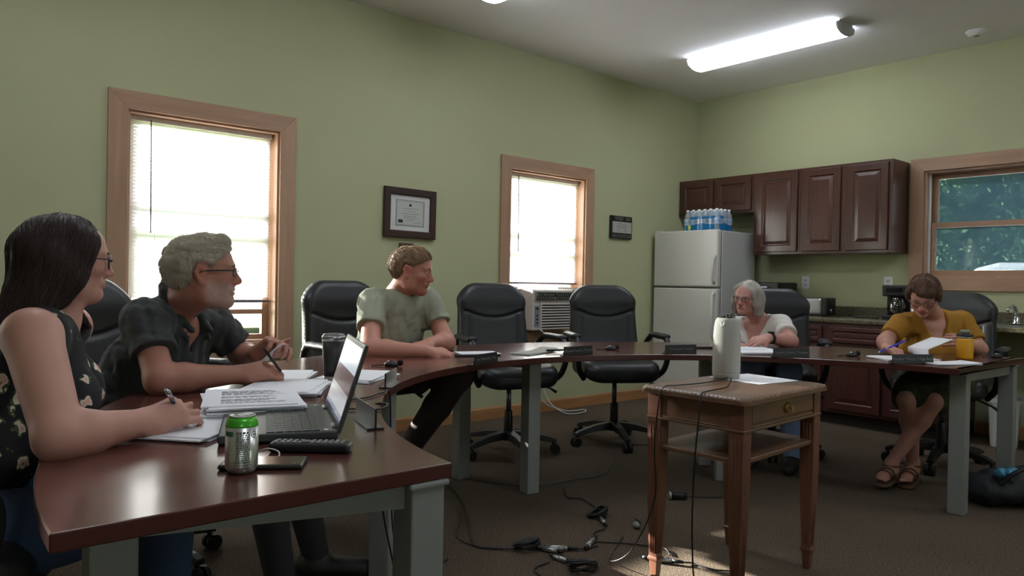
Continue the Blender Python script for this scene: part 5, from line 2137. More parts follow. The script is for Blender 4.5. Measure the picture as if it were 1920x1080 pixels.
def hand(F, wr, d, nrm_back, thumb, s=1.0, curl=(.5, .5, .5, .5), thumb_dir=None, spread=.10):
    """palm, four separate bent fingers and a side thumb. d: wrist->knuckles; nrm_back: out of the back of the hand; thumb: +1/-1 side.
    returns finger tips"""
    d = nrm(d)
    n = np.array(nrm_back, float)
    n = nrm(n - d * (n @ d))
    t = np.cross(d, n) * thumb                   # towards the thumb side
    wr = np.array(wr, float)
    tips = []
    kn = []
    for i, (o, L) in enumerate(((.030, .088), (.010, .092), (-.010, .088), (-.029, .080))):
        k = wr + d * L * s + t * o * s + n * (.004 - .003 * abs(i - 1.3)) * s
        kn.append(k)
        F.cap(wr + t * o * .55 * s, k, .0145 * s, .0115 * s, .016 * s)
    F.cap(wr + d * .03 * s + t * .012 * s - n * .004 * s, wr + d * .075 * s - t * .004 * s - n * .006 * s, .017 * s, .014 * s, .02 * s, w=t, s=1.5)
    for i, (k, L) in enumerate(zip(kn, ((.043, .026, .020), (.048, .029, .021), (.044, .027, .021), (.034, .021, .019)))):
        a = (1.5 - i) * spread
        fd = nrm(d * math.cos(a) + t * math.sin(a))
        c = curl[i]
        ang = 0
        p = k
        for j, (l, bend) in enumerate(zip(L, (.75, 1.05, .65))):
            ang += c * bend
            dd = fd * math.cos(ang) - n * math.sin(ang)
            q = p + dd * l * s
            r0, r1 = ((.0092, .0086), (.0086, .0078), (.0078, .0062))[j]
            F.cap(p, q, r0 * s, r1 * s, .004 * s if j else .009 * s)
            p = q
        tips.append(p)
    td = nrm(d * .62 + t * .72 - n * .35) if thumb_dir is None else nrm(thumb_dir)
    b = wr + d * .022 * s + t * .020 * s - n * .004 * s
    m = b + td * .046 * s
    F.cap(b, m, .0155 * s, .0115 * s, .016 * s)
    td2 = nrm(td * .85 + d * .42)
    q = m + td2 * .030 * s
    F.cap(m, q, .0112 * s, .0102 * s, .005 * s)
    td3 = nrm(td2 * .9 + d * .35)
    e = q + td3 * .024 * s
    F.cap(q, e, .0102 * s, .0075 * s, .004 * s)
    return tips, e


class Person:
    def __init__(self, name, label, J, head, base):
        self.J = {k: np.array(v, float) for k, v in J.items()}
        self.H = head
        self.root = thing('person', label, 'person', base)
        self.base = np.array(base, float)
        j = self.J
        self.Lx = nrm(j['shR'] - j['shL'])
        self.mid = (j['shR'] + j['shL']) / 2
        self.up = nrm(j['neck'] - j['pelvis'])
        self.fw = nrm(np.cross(self.up, self.Lx))
        # forward must point with the face
        if self.fw @ head.A[1] < 0 and self.fw @ (j['knR'] + j['knL'] - 2 * j['pelvis']) < 0:
            self.fw = -self.fw

    def torso(self, F, g=0.0, w=1.0, bust=0.0, belly=0.0, k=.05):
        j, L = self.J, self.Lx
        p, c, m, n = j['pelvis'], j['chest'], self.mid, j['neck']
        wst = p * .5 + c * .5
        hipL = nrm(j['hpR'] - j['hpL'])
        F.cap(p, wst, .105 + g, .098 + g + belly * .4, k, w=(hipL + L), s=1.42 * w)
        F.cap(wst, c, .098 + g + belly * .4, .108 + g, k, w=L, s=1.42 * w)
        F.cap(c, m - self.up * .05, .108 + g, .082 + g, k, w=L, s=1.55 * w)
        if belly:
            b = wst + self.fw * (.05 + belly * .3)
            F.cap(b - L * .05, b + L * .05, .085 + belly * .5 + g, k=.08)
        F.cap(j['shL'] * .9 + m * .1 - self.up * .01, j['shR'] * .9 + m * .1 - self.up * .01, .054 + g, k=.04)
        for q in ('shL', 'shR'):
            F.cap(n - self.up * .018, j[q] * .8 + m * .2 - self.up * .008, .038 + g * .6, .044 + g, .04)
        if bust:
            for q in (-1, 1):
                b = c + self.fw * (.088 + g * .4) + L * q * .068 + self.up * .005
                F.ell(b, [bust + g, bust * .9 + g, bust + g], k=.045)

    def arms(self, F, sides='RL', g=0.0, s=1.0, shr=None):
        j = self.J
        for q in sides:
            F.cap(j['sh' + q], j['el' + q], shr or (.052 + g) * s, (.041 + g) * s, .04)
            mid = j['el' + q] * .72 + j['wr' + q] * .28
            F.cap(j['el' + q], mid, (.041 + g) * s, (.041 + g) * s, .02)
            F.cap(mid, j['wr' + q], (.041 + g) * s, (.0265 + g) * s, .02)

    def legs(self, F, g=0.0, s=1.0, shin=True, k=.04):
        j = self.J
        for q in 'RL':
            F.cap(j['hp' + q], j['kn' + q], (.088 + g) * s, (.060 + g) * s, k)
            if shin:
                kk = j['kn' + q] * .68 + j['an' + q] * .32
                F.cap(j['kn' + q], kk, (.056 + g) * s, (.056 + g) * s, .03)
                F.cap(kk, j['an' + q], (.056 + g) * s, (.037 + g) * s, .02)

    def feet(self, F, g=0.0):
        j = self.J
        for q in 'RL':
            a, t = j['an' + q], j['to' + q]
            F.cap(a, a - (0, 0, .03), .036 + g, .034 + g, .02)
            F.cap(a - (0, 0, .035), t, .032 + g, .026 + g, .02, w=(0, 0, 1), s=.8)

    def bounds(self, pad=.16, keys=None):
        P = np.array([v for k, v in self.J.items() if keys is None or k in keys] + [self.H.c])
        return P.min(0) - pad, P.max(0) + pad

    def body(self, h, mats, scale=(1, 1), handf=None, bust=0, belly=0, jaw=1, nose=1, feet=False, lid=1.0, arm=1.0, shr=.044, neck_r=.053, w=1.0):
        lo, hi = self.bounds()
        F = Field(lo, hi, h)
        self.torso(F, -.012, w=w * .97, bust=bust, belly=belly * .8)
        self.arms(F, s=arm, shr=shr)
        self.legs(F, -.006)
        self.feet(F)
        j = self.J
        H = self.H
        head_shape(F, H, jaw, nose)
        nb = H.w((0, -.018, -.050))
        F.cap(j['neck'] + self.fw * .018, nb, neck_r * 1.0, neck_r * .96, .028)
        F.cap(j['neck'] * .65 + self.mid * .35 + self.fw * .016, H.w((0, .004, -.07)), .033, .033, .03)
        tips = handf(F) if handf else None
        o = F.build('body', mats, self.root, 1, face_paint(H, lid), self.base)
        face_mask(o, H, self.base)
        return o, tips

    def build(self, F, name, m, smooth=1, paint=None, parent=None):
        return F.build(name, m, parent or self.root, smooth, paint, self.base)

    def field(self, h, keys=None, pad=.2):
        lo, hi = self.bounds(pad, keys)
        return Field(lo, hi, h)

    def hem(self, F, q, frac, r1):
        """clean cut and hollow cuff at the end of a sleeve"""
        j = self.J
        a, b = j['sh' + q], j['el' + q]
        d = nrm(b - a)
        e = a + (b - a) * frac
        R = r1 + .03

        def fn(X, Y, Z):
            x, y, z = X - e[0], Y - e[1], Z - e[2]
            t = x * d[0] + y * d[1] + z * d[2]
            rr = np.sqrt(np.maximum(x * x + y * y + z * z - t * t, 0))
            return np.maximum(np.maximum(-t, t - .16), rr - R)
        F.put(fn, e - .2, e + .2, .003, 'sub')

    def sleeve(self, F, q, frac, r0, r1, flare=0.0):
        """short sleeve that ends cleanly at frac of the upper arm, hollow at its cuff"""
        j = self.J
        a, b = j['sh' + q], j['el' + q]
        d = nrm(b - a)
        e = a + (b - a) * frac
        F.cap(a + d * .01, e + d * .04, r0, r1, .04)


def strands(src, name, m, parent, n, length, flow, seed, rad=.0011, lift=.0025, keep=None, nseg=7, jit=.25, base=(0, 0, 0)):
    """fine hair tubes combed over the hair shell; flow(p) gives the combing direction in world space"""
    from mathutils.kdtree import KDTree
    me = src.data
    V_ = np.empty(len(me.vertices) * 3, np.float32)
    me.vertices.foreach_get('co', V_)
    V_ = V_.reshape(-1, 3)
    N_ = np.array([v.normal for v in me.vertices])
    kd = KDTree(len(V_))
    for i, v in enumerate(V_):
        kd.insert(v, i)
    kd.balance()
    rng = np.random.RandomState(seed)
    base = np.array(base)
    idx = rng.randint(0, len(V_), n * 3)
    mb = MB()
    made = 0
    for i in idx:
        if made >= n:
            break
        p = V_[i].astype(float)
        if keep is not None and not keep(p + base, N_[i]):
            continue
        pts = []
        jd = rng.normal(size=3) * jit
        L = length * (.6 + .8 * rng.rand())
        for k in range(nseg):
            _, ii, _ = kd.find(p)
            nn = N_[ii]
            f = np.array(flow(p + base)) + jd
            f = f - nn * (f @ nn)
            l = np.linalg.norm(f)
            if l < 1e-6:
                break
            f /= l
            sp = V_[ii] + nn * ((p - V_[ii]) @ nn)
            out = lift * (.3 + k / nseg) * (.4 + rng.rand())
            pts.append(V_[ii] * .0 + p + nn * (out - min(0, (p - V_[ii]) @ nn)))
            p = p + f * L / nseg
            _, ii, _ = kd.find(p)
            p = p - N_[ii] * ((p - V_[ii]) @ N_[ii]) * .8
        if len(pts) > 3:
            rs = [rad * (1 - .75 * (q / (len(pts) - 1)) ** 2) for q in range(len(pts))]
            mb.tube(pts, rs, 3)
            made += 1
    return mb.build(name, m, parent, merge=False)


def hair_mat(name, rgb, var=.35, rough=.45):
    m = bpy.data.materials.new(name)
    m.use_nodes = True
    nt = m.node_tree
    b = nt.nodes['Principled BSDF']
    g = nt.nodes.new('ShaderNodeNewGeometry')
    tc = nt.nodes.new('ShaderNodeTexCoord')
    n = nt.nodes.new('ShaderNodeTexNoise')
    n.inputs['Scale'].default_value = 60
    nt.links.new(tc.outputs['Object'], n.inputs['Vector'])
    ad = nt.nodes.new('ShaderNodeMath')
    ad.operation = 'MULTIPLY_ADD'
    ad.inputs[1].default_value = .55
    nt.links.new(g.outputs['Random Per Island'], ad.inputs[0])
    h = nt.nodes.new('ShaderNodeMath')
    h.operation = 'MULTIPLY'
    h.inputs[1].default_value = .45
    nt.links.new(n.outputs['Fac'], h.inputs[0])
    nt.links.new(h.outputs[0], ad.inputs[2])
    cr = nt.nodes.new('ShaderNodeValToRGB')
    c = lin(rgb)
    cr.color_ramp.elements[0].color = tuple(v * (1 - var) for v in c[:3]) + (1,)
    cr.color_ramp.elements[1].color = tuple(min(1, v * (1 + var)) for v in c[:3]) + (1,)
    nt.links.new(ad.outputs[0], cr.inputs[0])
    nt.links.new(cr.outputs[0], b.inputs['Base Color'])
    b.inputs['Roughness'].default_value = rough
    b.inputs['Specular IOR Level'].default_value = .4
    return m


def brows(H, m, parent, base, w=1.0):
    mb = MB()
    for q in (-1, 1):
        pts = [H.w((q * x, y, z)) - base for x, y, z in ((.013, .0985, .0275), (.024, .0970, .0300), (.036, .0900, .0300), (.049, .0765, .0250))]
        mb.tube(spline(pts, 4), [.0022 * w] * 4 + [.0028 * w] * 4 + [.0022 * w] * 4 + [.001], 6)
    return mb.build('eyebrows', m, parent)


def glasses(H, m, parent, base, rim=.0016, rect=.8, lens=None, lower=True, w=.026, arm=.0018):
    mb = MB()

    def W(p):
        return H.w(p) - base
    for q in (-1, 1):
        n = 22
        pts = []
        for i in range(n):
            a = 2 * PI * i / n
            c, s = math.cos(a), math.sin(a)
            k = 1 / (abs(c) ** 3 + abs(s) ** 3) ** (1 / 3)
            x = q * .0335 + w * c * k
            pts.append(W((x, .1045 - 3.2 * (abs(x) - .0) ** 2 * 1.4, .004 + .0185 * rect * s * k)))
        mb.tube(pts, rim, 6, closed=True)
        mb.tube([W((q * .058, .098, .010)), W((q * .072, .085, .011)), W((q * .080, .03, .011)), W((q * .0805, -.004, .010)), W((q * .080, -.022, -.004))], arm, 6)
    mb.tube(spline([W((-.009, .109, .008)), W((0, .1135, .011)), W((.009, .109, .008))], 4), rim, 6)
    g = mb.build('glasses', m, parent)
    if lens:
        mb = MB()
        for q in (-1, 1):
            P = []
            n = 20
            for i in range(n):
                a = 2 * PI * i / n
                c, s = math.cos(a), math.sin(a)
                k = 1 / (abs(c) ** 3 + abs(s) ** 3) ** (1 / 3)
                x = q * .0335 + w * .97 * c * k
                P.append(W((x, .1045 - 4.48 * x * x, .004 + .018 * rect * s * k)))
            mb.add(P, [tuple(range(n))])
        mb.build('lenses', lens, g, merge=False)
    return g


lens_mat = glass_mat('spectacle_lens', (.94, .95, .96), .10)
gl_dark = mat('spectacle_frame_dark', (26, 22, 24), rough=.3)
denim = mat('denim', (44, 62, 88), rough=.85, var=.2, scale=90, bump=.3, bscale=300)
shoe_d = mat('shoe_dark', (36, 32, 30), rough=.6)
sole_w = mat('shoe_sole', (190, 188, 182), rough=.7)
trouser = mat('trousers_dark', (40, 38, 40), rough=.85, var=.15, scale=50)


def shoes(p, m, sole):
    j = p.J
    for q in 'RL':
        a, t = j['an' + q], j['to' + q]
        F = Field(np.minimum(a, t) - .1, np.maximum(a, t) + .1, .006)
        d = nrm((t - a) * (1, 1, 0))
        hl = np.array([a[0], a[1], 0]) - d * .03
        F.cap(np.array([*hl[:2], .045]), np.array([t[0], t[1], .036]) + d * .02, .042, .034, .03, w=np.cross(d, (0, 0, 1)), s=1.12)
        F.cap(np.array([a[0], a[1], .05]), np.array([a[0], a[1], .095]), .043, .042, .03)
        F.put(lambda X, Y, Z: Z - .004 + 0 * X + 0 * Y, np.minimum(a, t) - .1, np.maximum(a, t) + .1, .006, 'sub')
        o = p.build(F, 'shoe', [m, sole], 1, paint=lambda c: (c[:, 2] < .022).astype(int))


def vneck(F, p, depth, width, back=.035):
    """cut a V (or round) opening in the cloth in front of the neck"""
    o = p.mid + p.up * .03
    L, U, W = p.Lx, p.up, p.fw

    def fn(X, Y, Z):
        x, y, z = X - o[0], Y - o[1], Z - o[2]
        l = np.abs(L[0] * x + L[1] * y + L[2] * z)
        u = U[0] * x + U[1] * y + U[2] * z
        f = W[0] * x + W[1] * y + W[2] * z
        ww = width * np.clip((u + depth) / depth, 0, 1.3)
        return np.maximum(np.maximum((l - ww) * .85, -f + .0), -(u + depth) * .5)
    R = .26
    F.put(fn, o - R, o + R, .006, 'sub')
    n = p.J['neck']
    F.cap(n + p.up * .045, p.H.w((0, -.02, -.05)), .056 + back * .2, .085, .008, op='sub')


def crew_neck(F, p, r):
    n, U, W, L = p.J['neck'], p.up, p.fw, p.Lx
    c = n + W * .022
    p0 = n + U * .010
    N = nrm(U + W * .42)

    def fn(X, Y, Z):
        x, y, z = X - c[0], Y - c[1], Z - c[2]
        t = x * U[0] + y * U[1] + z * U[2]
        l = x * L[0] + y * L[1] + z * L[2]
        rr = np.sqrt(np.maximum(x * x + y * y + z * z - t * t, 0) - .18 * l * l)
        h = (X - p0[0]) * N[0] + (Y - p0[1]) * N[1] + (Z - p0[2]) * N[2]
        return np.maximum(rr - r, -h)
    F.put(fn, n - .2, n + .2, .006, 'sub')


def collar_ring(F, p, r, up, rad, back=0.0, w=1.12, k=.008):
    n = p.J['neck'] + p.up * up
    c = n * .82 + (p.mid + p.up * .04) * .18
    Q = []
    for i in range(18):
        a = 2 * PI * i / 18
        Q.append(c + p.Lx * r * w * math.cos(a) + p.fw * (r * math.sin(a) + .012) + p.up * (-.022 * math.sin(a) + back * max(0, -math.sin(a))))
    for i in range(18):
        F.cap(Q[i], Q[(i + 1) % 18], rad, rad, k)


# -------------------------------------------------------------- dark-haired woman in the floral top
sk1 = skin_mat('skin_fair_rose', (188, 140, 124))
H1 = Head((0.340, 2.076, 1.132), (.995, .09, -.06), 0, .885)
P1 = Person('w', 'woman with long dark hair, glasses and a sleeveless floral top writing at the left edge', dict(
    pelvis=(.06, 1.95, .57), chest=(0.285, 2.094, 0.833), neck=(0.312, 2.099, 1.002), shR=(0.243, 1.868, 0.968), shL=(0.383, 2.301, 0.958),
    elR=(0.270, 1.698, 0.772), wrR=(0.441, 1.770, 0.774), elL=(.10, 2.19, .70), wrL=(.30, 2.08, .64),
    hpR=(.08, 1.85, .55), hpL=(.08, 2.05, .55), knR=(.50, 1.80, .57), knL=(.50, 2.04, .57), anR=(.46, 1.82, .09), anL=(.44, 2.05, .09), toR=(.62, 1.80, .03), toL=(.60, 2.05, .03)), H1, (.06, 1.95, 0))


def h1(F):
    j = P1.J
    tip = np.array((0.530, 1.779, 0.787))
    t1 = hand(F, j['wrR'], tip - j['wrR'] + np.array((0, 0, .006)), (.12, -.80, .55), 1, .93, curl=(.62, .75, .95, 1.1), thumb_dir=nrm((tip - j['wrR'])) * .9 + np.array((.0, .15, .42)), spread=.04)
    hand(F, j['wrL'], (.9, -.4, -.1), (0, 0, 1), 1, .9)
    return t1


b1, tips1 = P1.body(.0034, [sk1, eye_white, eye_iris], handf=h1, bust=.055, arm=1.10, shr=.057, neck_r=.047, w=.98)
floral = bpy.data.materials.new('floral_fabric')
floral.use_nodes = True
nt = floral.node_tree
b = nt.nodes['Principled BSDF']
b.inputs['Roughness'].default_value = .8
tc = nt.nodes.new('ShaderNodeTexCoord')
ns = nt.nodes.new('ShaderNodeTexNoise')
ns.inputs['Scale'].default_value = 26
mxv = nt.nodes.new('ShaderNodeMix')
mxv.data_type = 'RGBA'
mxv.blend_type = 'LINEAR_LIGHT'
mxv.inputs[0].default_value = .018
nt.links.new(tc.outputs['Object'], mxv.inputs[6])
nt.links.new(ns.outputs['Color'], mxv.inputs[7])
vo = nt.nodes.new('ShaderNodeTexVoronoi')
vo.inputs['Scale'].default_value = 21
nt.links.new(mxv.outputs[2], vo.inputs['Vector'])
cr = nt.nodes.new('ShaderNodeValToRGB')
cr.color_ramp.interpolation = 'CONSTANT'
E_ = cr.color_ramp.elements
E_[0].position, E_[0].color = 0, lin((150, 108, 52))
E_[1].position, E_[1].color = .08, lin((216, 168, 158))
for pos, col in ((.20, (222, 206, 186)), (.29, (70, 84, 56)), (.36, (22, 22, 26))):
    e = E_.new(pos)
    e.color = lin(col)
nt.links.new(vo.outputs['Distance'], cr.inputs[0])
# only some of the cells carry a flower
sepc = nt.nodes.new('ShaderNodeSeparateColor')
nt.links.new(vo.outputs['Color'], sepc.inputs[0])
gt = nt.nodes.new('ShaderNodeMath')
gt.operation = 'GREATER_THAN'
gt.inputs[1].default_value = .30
nt.links.new(sepc.outputs[0], gt.inputs[0])
mxc = nt.nodes.new('ShaderNodeMix')
mxc.data_type = 'RGBA'
mxc.inputs[6].default_value = lin((22, 22, 26))
nt.links.new(gt.outputs[0], mxc.inputs[0])
nt.links.new(cr.outputs[0], mxc.inputs[7])
nt.links.new(mxc.outputs[2], b.inputs['Base Color'])
F = P1.field(.005, ('pelvis', 'chest', 'neck', 'shR', 'shL', 'hpR', 'hpL'))
P1.torso(F, .004, w=1.0, bust=.055)
F.cap(P1.J['hpR'], P1.J['hpL'], .115, k=.06)
for q in 'RL':
    s_, d_ = P1.J['sh' + q], nrm(P1.J['sh' + q] - P1.mid)
    F.cap(s_ + d_ * .03 + P1.up * .03, s_ + d_ * .02 - P1.up * .16, .078, .062, .012, op='sub')
vneck(F, P1, .10, .085)
lo, hi = P1.bounds(.2)
F.folds(.0030, 60, 2, lo, hi, (1, 1, .5))
P1.build(F, 'blouse', floral)
F = P1.field(.007, ('pelvis', 'hpR', 'hpL', 'knR', 'knL', 'anR', 'anL'))
F.cap(P1.J['hpR'], P1.J['hpL'], .112, k=.05)
P1.legs(F, .012)
F.folds(.003, 40, 4, lo - .2, hi + .2)
P1.build(F, 'jeans', denim)
shoes(P1, shoe_d, shoe_d)
hm1 = hair_mat('hair_dark_brown', (54, 40, 34), .4, .55)
F = Field(H1.c - .27, H1.c + .22, .005)
H1.ell(F, (0, -.018, .036), (.089, .112, .096), .02)
for q in (-1, 1):
    H1.cap(F, (q * .066, .022, .055), (q * .083, .004, -.040), .026, .024, .03)
    H1.cap(F, (q * .083, .004, -.040), (q * .080, -.022, -.110), .024, .020, .03)
    H1.cap(F, (q * .070, -.045, -.01), (q * .074, -.075, -.150), .042, .030, .04)
H1.cap(F, (0, -.085, .02), (0, -.105, -.165), .048, .030, .04, w=(1, 0, 0), s=1.8)
H1.cap(F, (-.085, -.03, -.11), (-.092, .035, -.175), .026, .018, .02)
H1.cap(F, (.03, -.10, -.10), (.05, -.155, -.185), .04, .022, .04)
# face opening


def face_cut(F, H, yb, zt, half=.062, slope=0.0, k=.012):
    A, c, s = H.A, H.c, H.s

    def fn(X, Y, Z):
        q = [(A[i][0] * (X - c[0]) + A[i][1] * (Y - c[1]) + A[i][2] * (Z - c[2])) / s for i in range(3)]
        return np.maximum(np.maximum(yb(q[2], q[0]) - q[1], q[2] - zt(q[0])), np.abs(q[0]) - half(q[2]) if callable(half) else np.abs(q[0]) - half) * s
    F.put(fn, c - .25, c + .25, k, 'sub')


face_cut(F, H1, lambda z, x: np.interp(z, [-.2, -.10, -.01, .08, .12], [.0, .012, .046, .072, .075]), lambda x: .084 - .25 * np.abs(x) ** 1.0 * .3, .2, k=.006)
H1.cap(F, (-.082, -.01, -.095), (-.080, .045, -.140), .024, .020, .02)
H1.cap(F, (-.080, .045, -.140), (-.075, .092, -.180), .020, .008, .01)
F.folds(.0022, 60, 8, H1.c - .3, H1.c + .3, (1, 1, .18))
hr1 = P1.build(F, 'hair', hm1)
strands(hr1, 'hair_strands', hm1, hr1, 2600, .13, lambda p: -H1.A[2] * 1.0 - H1.A[1] * .25 + np.sign((p - H1.c) @ H1.A[0]) * H1.A[0] * (.9 if (p - H1.c) @ H1.A[2] > .06 else .05), 3, rad=.0010, lift=.002, jit=.10, base=P1.base)
brows(H1, hm1, P1.root, P1.base)
glasses(H1, mat('spectacle_frame_violet', (58, 44, 62), rough=.25), P1.root, P1.base, rim=.0021, rect=.98, lens=lens_mat)
m = MB()
ec = H1.w((.077, -.004, -.052)) - P1.base
m.tube([Vector(ec) + Vector((.011 * math.cos(a), .003 * math.sin(a), .011 * math.sin(a))) for a in np.linspace(0, 2 * PI, 14)[:-1]], .0018, 6, closed=True)
m.build('earring', brass, P1.root)


def pen(tip, direction, L, label, m, m2=None, r=.0045):
    d = Vector(direction).normalized()
    t = thing('pen', label, 'pen', tip)
    m_ = MB()
    m_.cyl(d * .012, d * (L * .72), r, n=12)
    m_.build('barrel', m, t)
    MB().cyl((0, 0, 0), d * .012, .0006, r, n=12).build('tip', chrome, t)
    q = MB()
    q.cyl(d * (L * .72), d * L, r * 1.08, r * .95, n=12)
    x, y, _ = frame(d)
    q.cyl(d * (L * .74) + x * r * 1.5, d * (L * .98) + x * r * 1.5, .0014, n=8)
    q.build('cap_and_clip', m2 or m, t)
    return t


pen((0.551, 1.820, 0.746), np.array((0.507, 1.746, 0.823)) - np.array((0.551, 1.820, 0.746)) + np.array((-.03, .0, .03)), .14, 'dark pen in the hand of the dark-haired woman', mat('pen_indigo', (40, 40, 78), rough=.3), chrome)

# -------------------------------------------------------------- grey-haired man in the charcoal shirt
sk2 = skin_mat('skin_tanned', (172, 120, 102), (130, 88, 78), ((172, 160, 150), .75), .45)
H2 = Head((0.804, 2.534, 1.108), (.972, -.235, .03), 0, 1.04)
P2 = Person('m', 'grey-haired man with glasses in a charcoal short-sleeved shirt writing at the table', dict(
    pelvis=(.64, 2.88, .58), chest=(0.733, 2.737, 0.813), neck=(0.751, 2.671, 1.011), shR=(0.636, 2.558, 0.961), shL=(0.928, 2.782, 0.932),
    elR=(0.651, 2.425, 0.780), wrR=(0.896, 2.440, 0.778), elL=(1.043, 2.788, 0.800), wrL=(0.997, 2.538, 0.832),
    hpR=(.57, 2.80, .56), hpL=(.74, 2.98, .56), knR=(.95, 2.42, .58), knL=(1.13, 2.60, .58), anR=(1.02, 2.36, .09), anL=(1.22, 2.52, .09), toR=(1.14, 2.25, .03), toL=(1.34, 2.42, .03)), H2, (.64, 2.88, 0))


def h2(F):
    j = P2.J
    hand(F, j['wrR'], np.array((1.026, 2.408, 0.798)) - j['wrR'], (-.1, -.55, .8), 1, 1.05, curl=(.75, .85, .95, 1.05), thumb_dir=(.75, .25, .25), spread=.05)
    hand(F, j['wrL'], np.array((1.015, 2.444, 0.883)) - j['wrL'] + np.array((.03, 0, 0)), (.3, .75, .5), -1, 1.05, curl=(.75, .85, .9, 1.0), spread=.05, thumb_dir=(.55, -.5, .55))


P2.body(.0042, [sk2, eye_white, eye_iris], handf=h2, belly=.05, arm=1.12, neck_r=.061, jaw=1.06, nose=1.04, w=1.05)
char = mat('charcoal_shirt', (46, 48, 48), rough=.85, var=.12, scale=60, bump=.25, bscale=260, sheen=.1)
F = P2.field(.0055, ('pelvis', 'chest', 'neck', 'shR', 'shL', 'hpR', 'hpL', 'elR', 'elL'))
P2.torso(F, .010, w=1.06, belly=.06)
F.cap(P2.J['hpR'], P2.J['hpL'], .125, k=.06)
P2.sleeve(F, 'R', .58, .072, .074)
P2.sleeve(F, 'L', .66, .070, .072)
vneck(F, P2, .105, .045)
lo, hi = P2.bounds(.2)
F.folds(.0050, 52, 12, lo, hi, (1, 1, .5))
F.folds(.0022, 120, 13, lo, hi)
collar_ring(F, P2, .062, .030, .013, back=.018)
# collar leaves and the placket
n2 = P2.J['neck']
for q in (-1, 1):
    a_ = n2 + P2.up * .030 - P2.fw * .055
    b_ = n2 + P2.Lx * q * .068 + P2.up * .010 + P2.fw * .012
    c_ = P2.mid + P2.Lx * q * .052 + P2.fw * .088 + P2.up * .012
    F.cap(a_, b_, .016, .013, .006)
    F.cap(b_, c_, .014, .011, .006)
    F.cap(b_ + P2.Lx * q * .02 - P2.up * .012, c_ - P2.up * .03 + P2.Lx * q * .01, .011, .009, .008)
for q in 'RL':
    P2.hem(F, q, .58 if q == 'R' else .66, .074)
P2.build(F, 'shirt', char)
F = P2.field(.008, ('pelvis', 'hpR', 'hpL', 'knR', 'knL', 'anR', 'anL'))
F.cap(P2.J['hpR'], P2.J['hpL'], .118, k=.05)
P2.legs(F, .012)
P2.build(F, 'trousers', trouser)
shoes(P2, shoe_d, shoe_d)
hm2 = hair_mat('hair_grey', (196, 187, 168), .25, .6)


def crop(F, H, grow, top, back_z, side_y):
    """short cut: a shell over the skull that ends at hairline, ear and nape"""
    H.ell(F, (0, -.014, .030), (.074 + grow, .098 + grow, .087 + grow), .01)
    H.ell(F, (0, .030, .050), (.058 + grow, .056 + grow * .4, .056 + grow + top), .03)
    A, c, s = H.A, H.c, H.s

    def fn(X, Y, Z):
        q = [(A[i][0] * (X - c[0]) + A[i][1] * (Y - c[1]) + A[i][2] * (Z - c[2])) / s for i in range(3)]
        zmin = np.interp(q[1], [-.12, -.055, -.034, -.028, .012, .022, .05, .075, .10], [back_z, back_z + .008, -.02, .036, .038, .028, .050, .074, .085]) + 0 * q[0] + 0 * q[2]
        return (q[2] - zmin) * s * .8
    F.put(fn, c - .2, c + .2, .004, 'sub')


F = Field(H2.c - .2, H2.c + .2, .004)
crop(F, H2, .007, .010, -.058, 0)
H2.cap(F, (-.03, .060, .105), (.03, .062, .105), .017, .017, .02)
F.put(lambda X, Y, Z: 0 * X + 0 * Y + 0 * Z + 1, H2.c, H2.c, .001, 'add') if False else None
F.folds(.0028, 110, 5, H2.c - .3, H2.c + .3)
hr2 = P2.build(F, 'hair', hm2)
strands(hr2, 'hair_strands', hm2, hr2, 3300, .032, lambda p: H2.A[1] * .7 * (1 if (p - H2.c) @ H2.A[2] > .05 else -.25) - H2.A[2] * (1 if (p - H2.c) @ H2.A[2] < .06 else -.1), 4, rad=.0010, lift=.007, jit=.45, nseg=5, base=P2.base)
brows(H2, hm2, P2.root, P2.base, 1.2)
glasses(H2, gl_dark, P2.root, P2.base, rim=.0018, rect=.72, lens=lens_mat, arm=.0028)
pen((1.032, 2.403, 0.777), (-.55, -.30, .60), .13, 'black pen in the right hand of the grey-haired man', blk, blk)
t = thing('folded_paper', 'small white paper held up in the left hand of the grey-haired man', 'paper', (1.006, 2.445, 0.832))
d_ = Vector(np.array((1.031, 2.404, 0.874)) - np.array((1.006, 2.445, 0.832)))
x_ = V(.3, .45, -.05).normalized() * .055
m = MB()
for k_, off in enumerate((0, .012)):
    o_ = V(-off * .8, -off, off * .3)
    m.add([o_ - x_ * .7 - d_ * .4, o_ + x_ * .7 - d_ * .4, o_ + x_ * .55 + d_ * 1.1, o_ - x_ * .5 + d_ * (1.1 - .2 * k_)], [(0, 1, 2, 3)])
m.build('paper', paper_w, t, solid=.0012, merge=False)

# -------------------------------------------------------------- young man in the sage green shirt
sk3 = skin_mat('skin_pink', (186, 130, 112), (146, 92, 82), ((150, 98, 70), .6), .45)
H3 = Head((2.097, 3.272, 1.147), (.735, -.67, -.16), 0, 1.03)
P3 = Person('m', 'young man with short light brown hair in a sage green T-shirt leaning on the table', dict(
    pelvis=(2.04, 3.50, .645), chest=(2.061, 3.392, 0.825), neck=(2.077, 3.394, 1.038), shR=(1.891, 3.315, 0.990), shL=(2.262, 3.353, 0.997),
    elR=(1.777, 3.121, 0.766), wrR=(1.988, 2.953, 0.758), elL=(2.268, 3.189, 0.773), wrL=(2.101, 3.094, 0.784),
    hpR=(1.93, 3.48, .625), hpL=(2.13, 3.50, .625), knR=(1.59, 3.20, .63), knL=(2.20, 2.98, .63), anR=(1.44, 3.36, .09), anL=(2.10, 3.40, .09), toR=(1.40, 3.22, .03), toL=(2.09, 3.26, .03)), H3, (2.04, 3.50, 0))


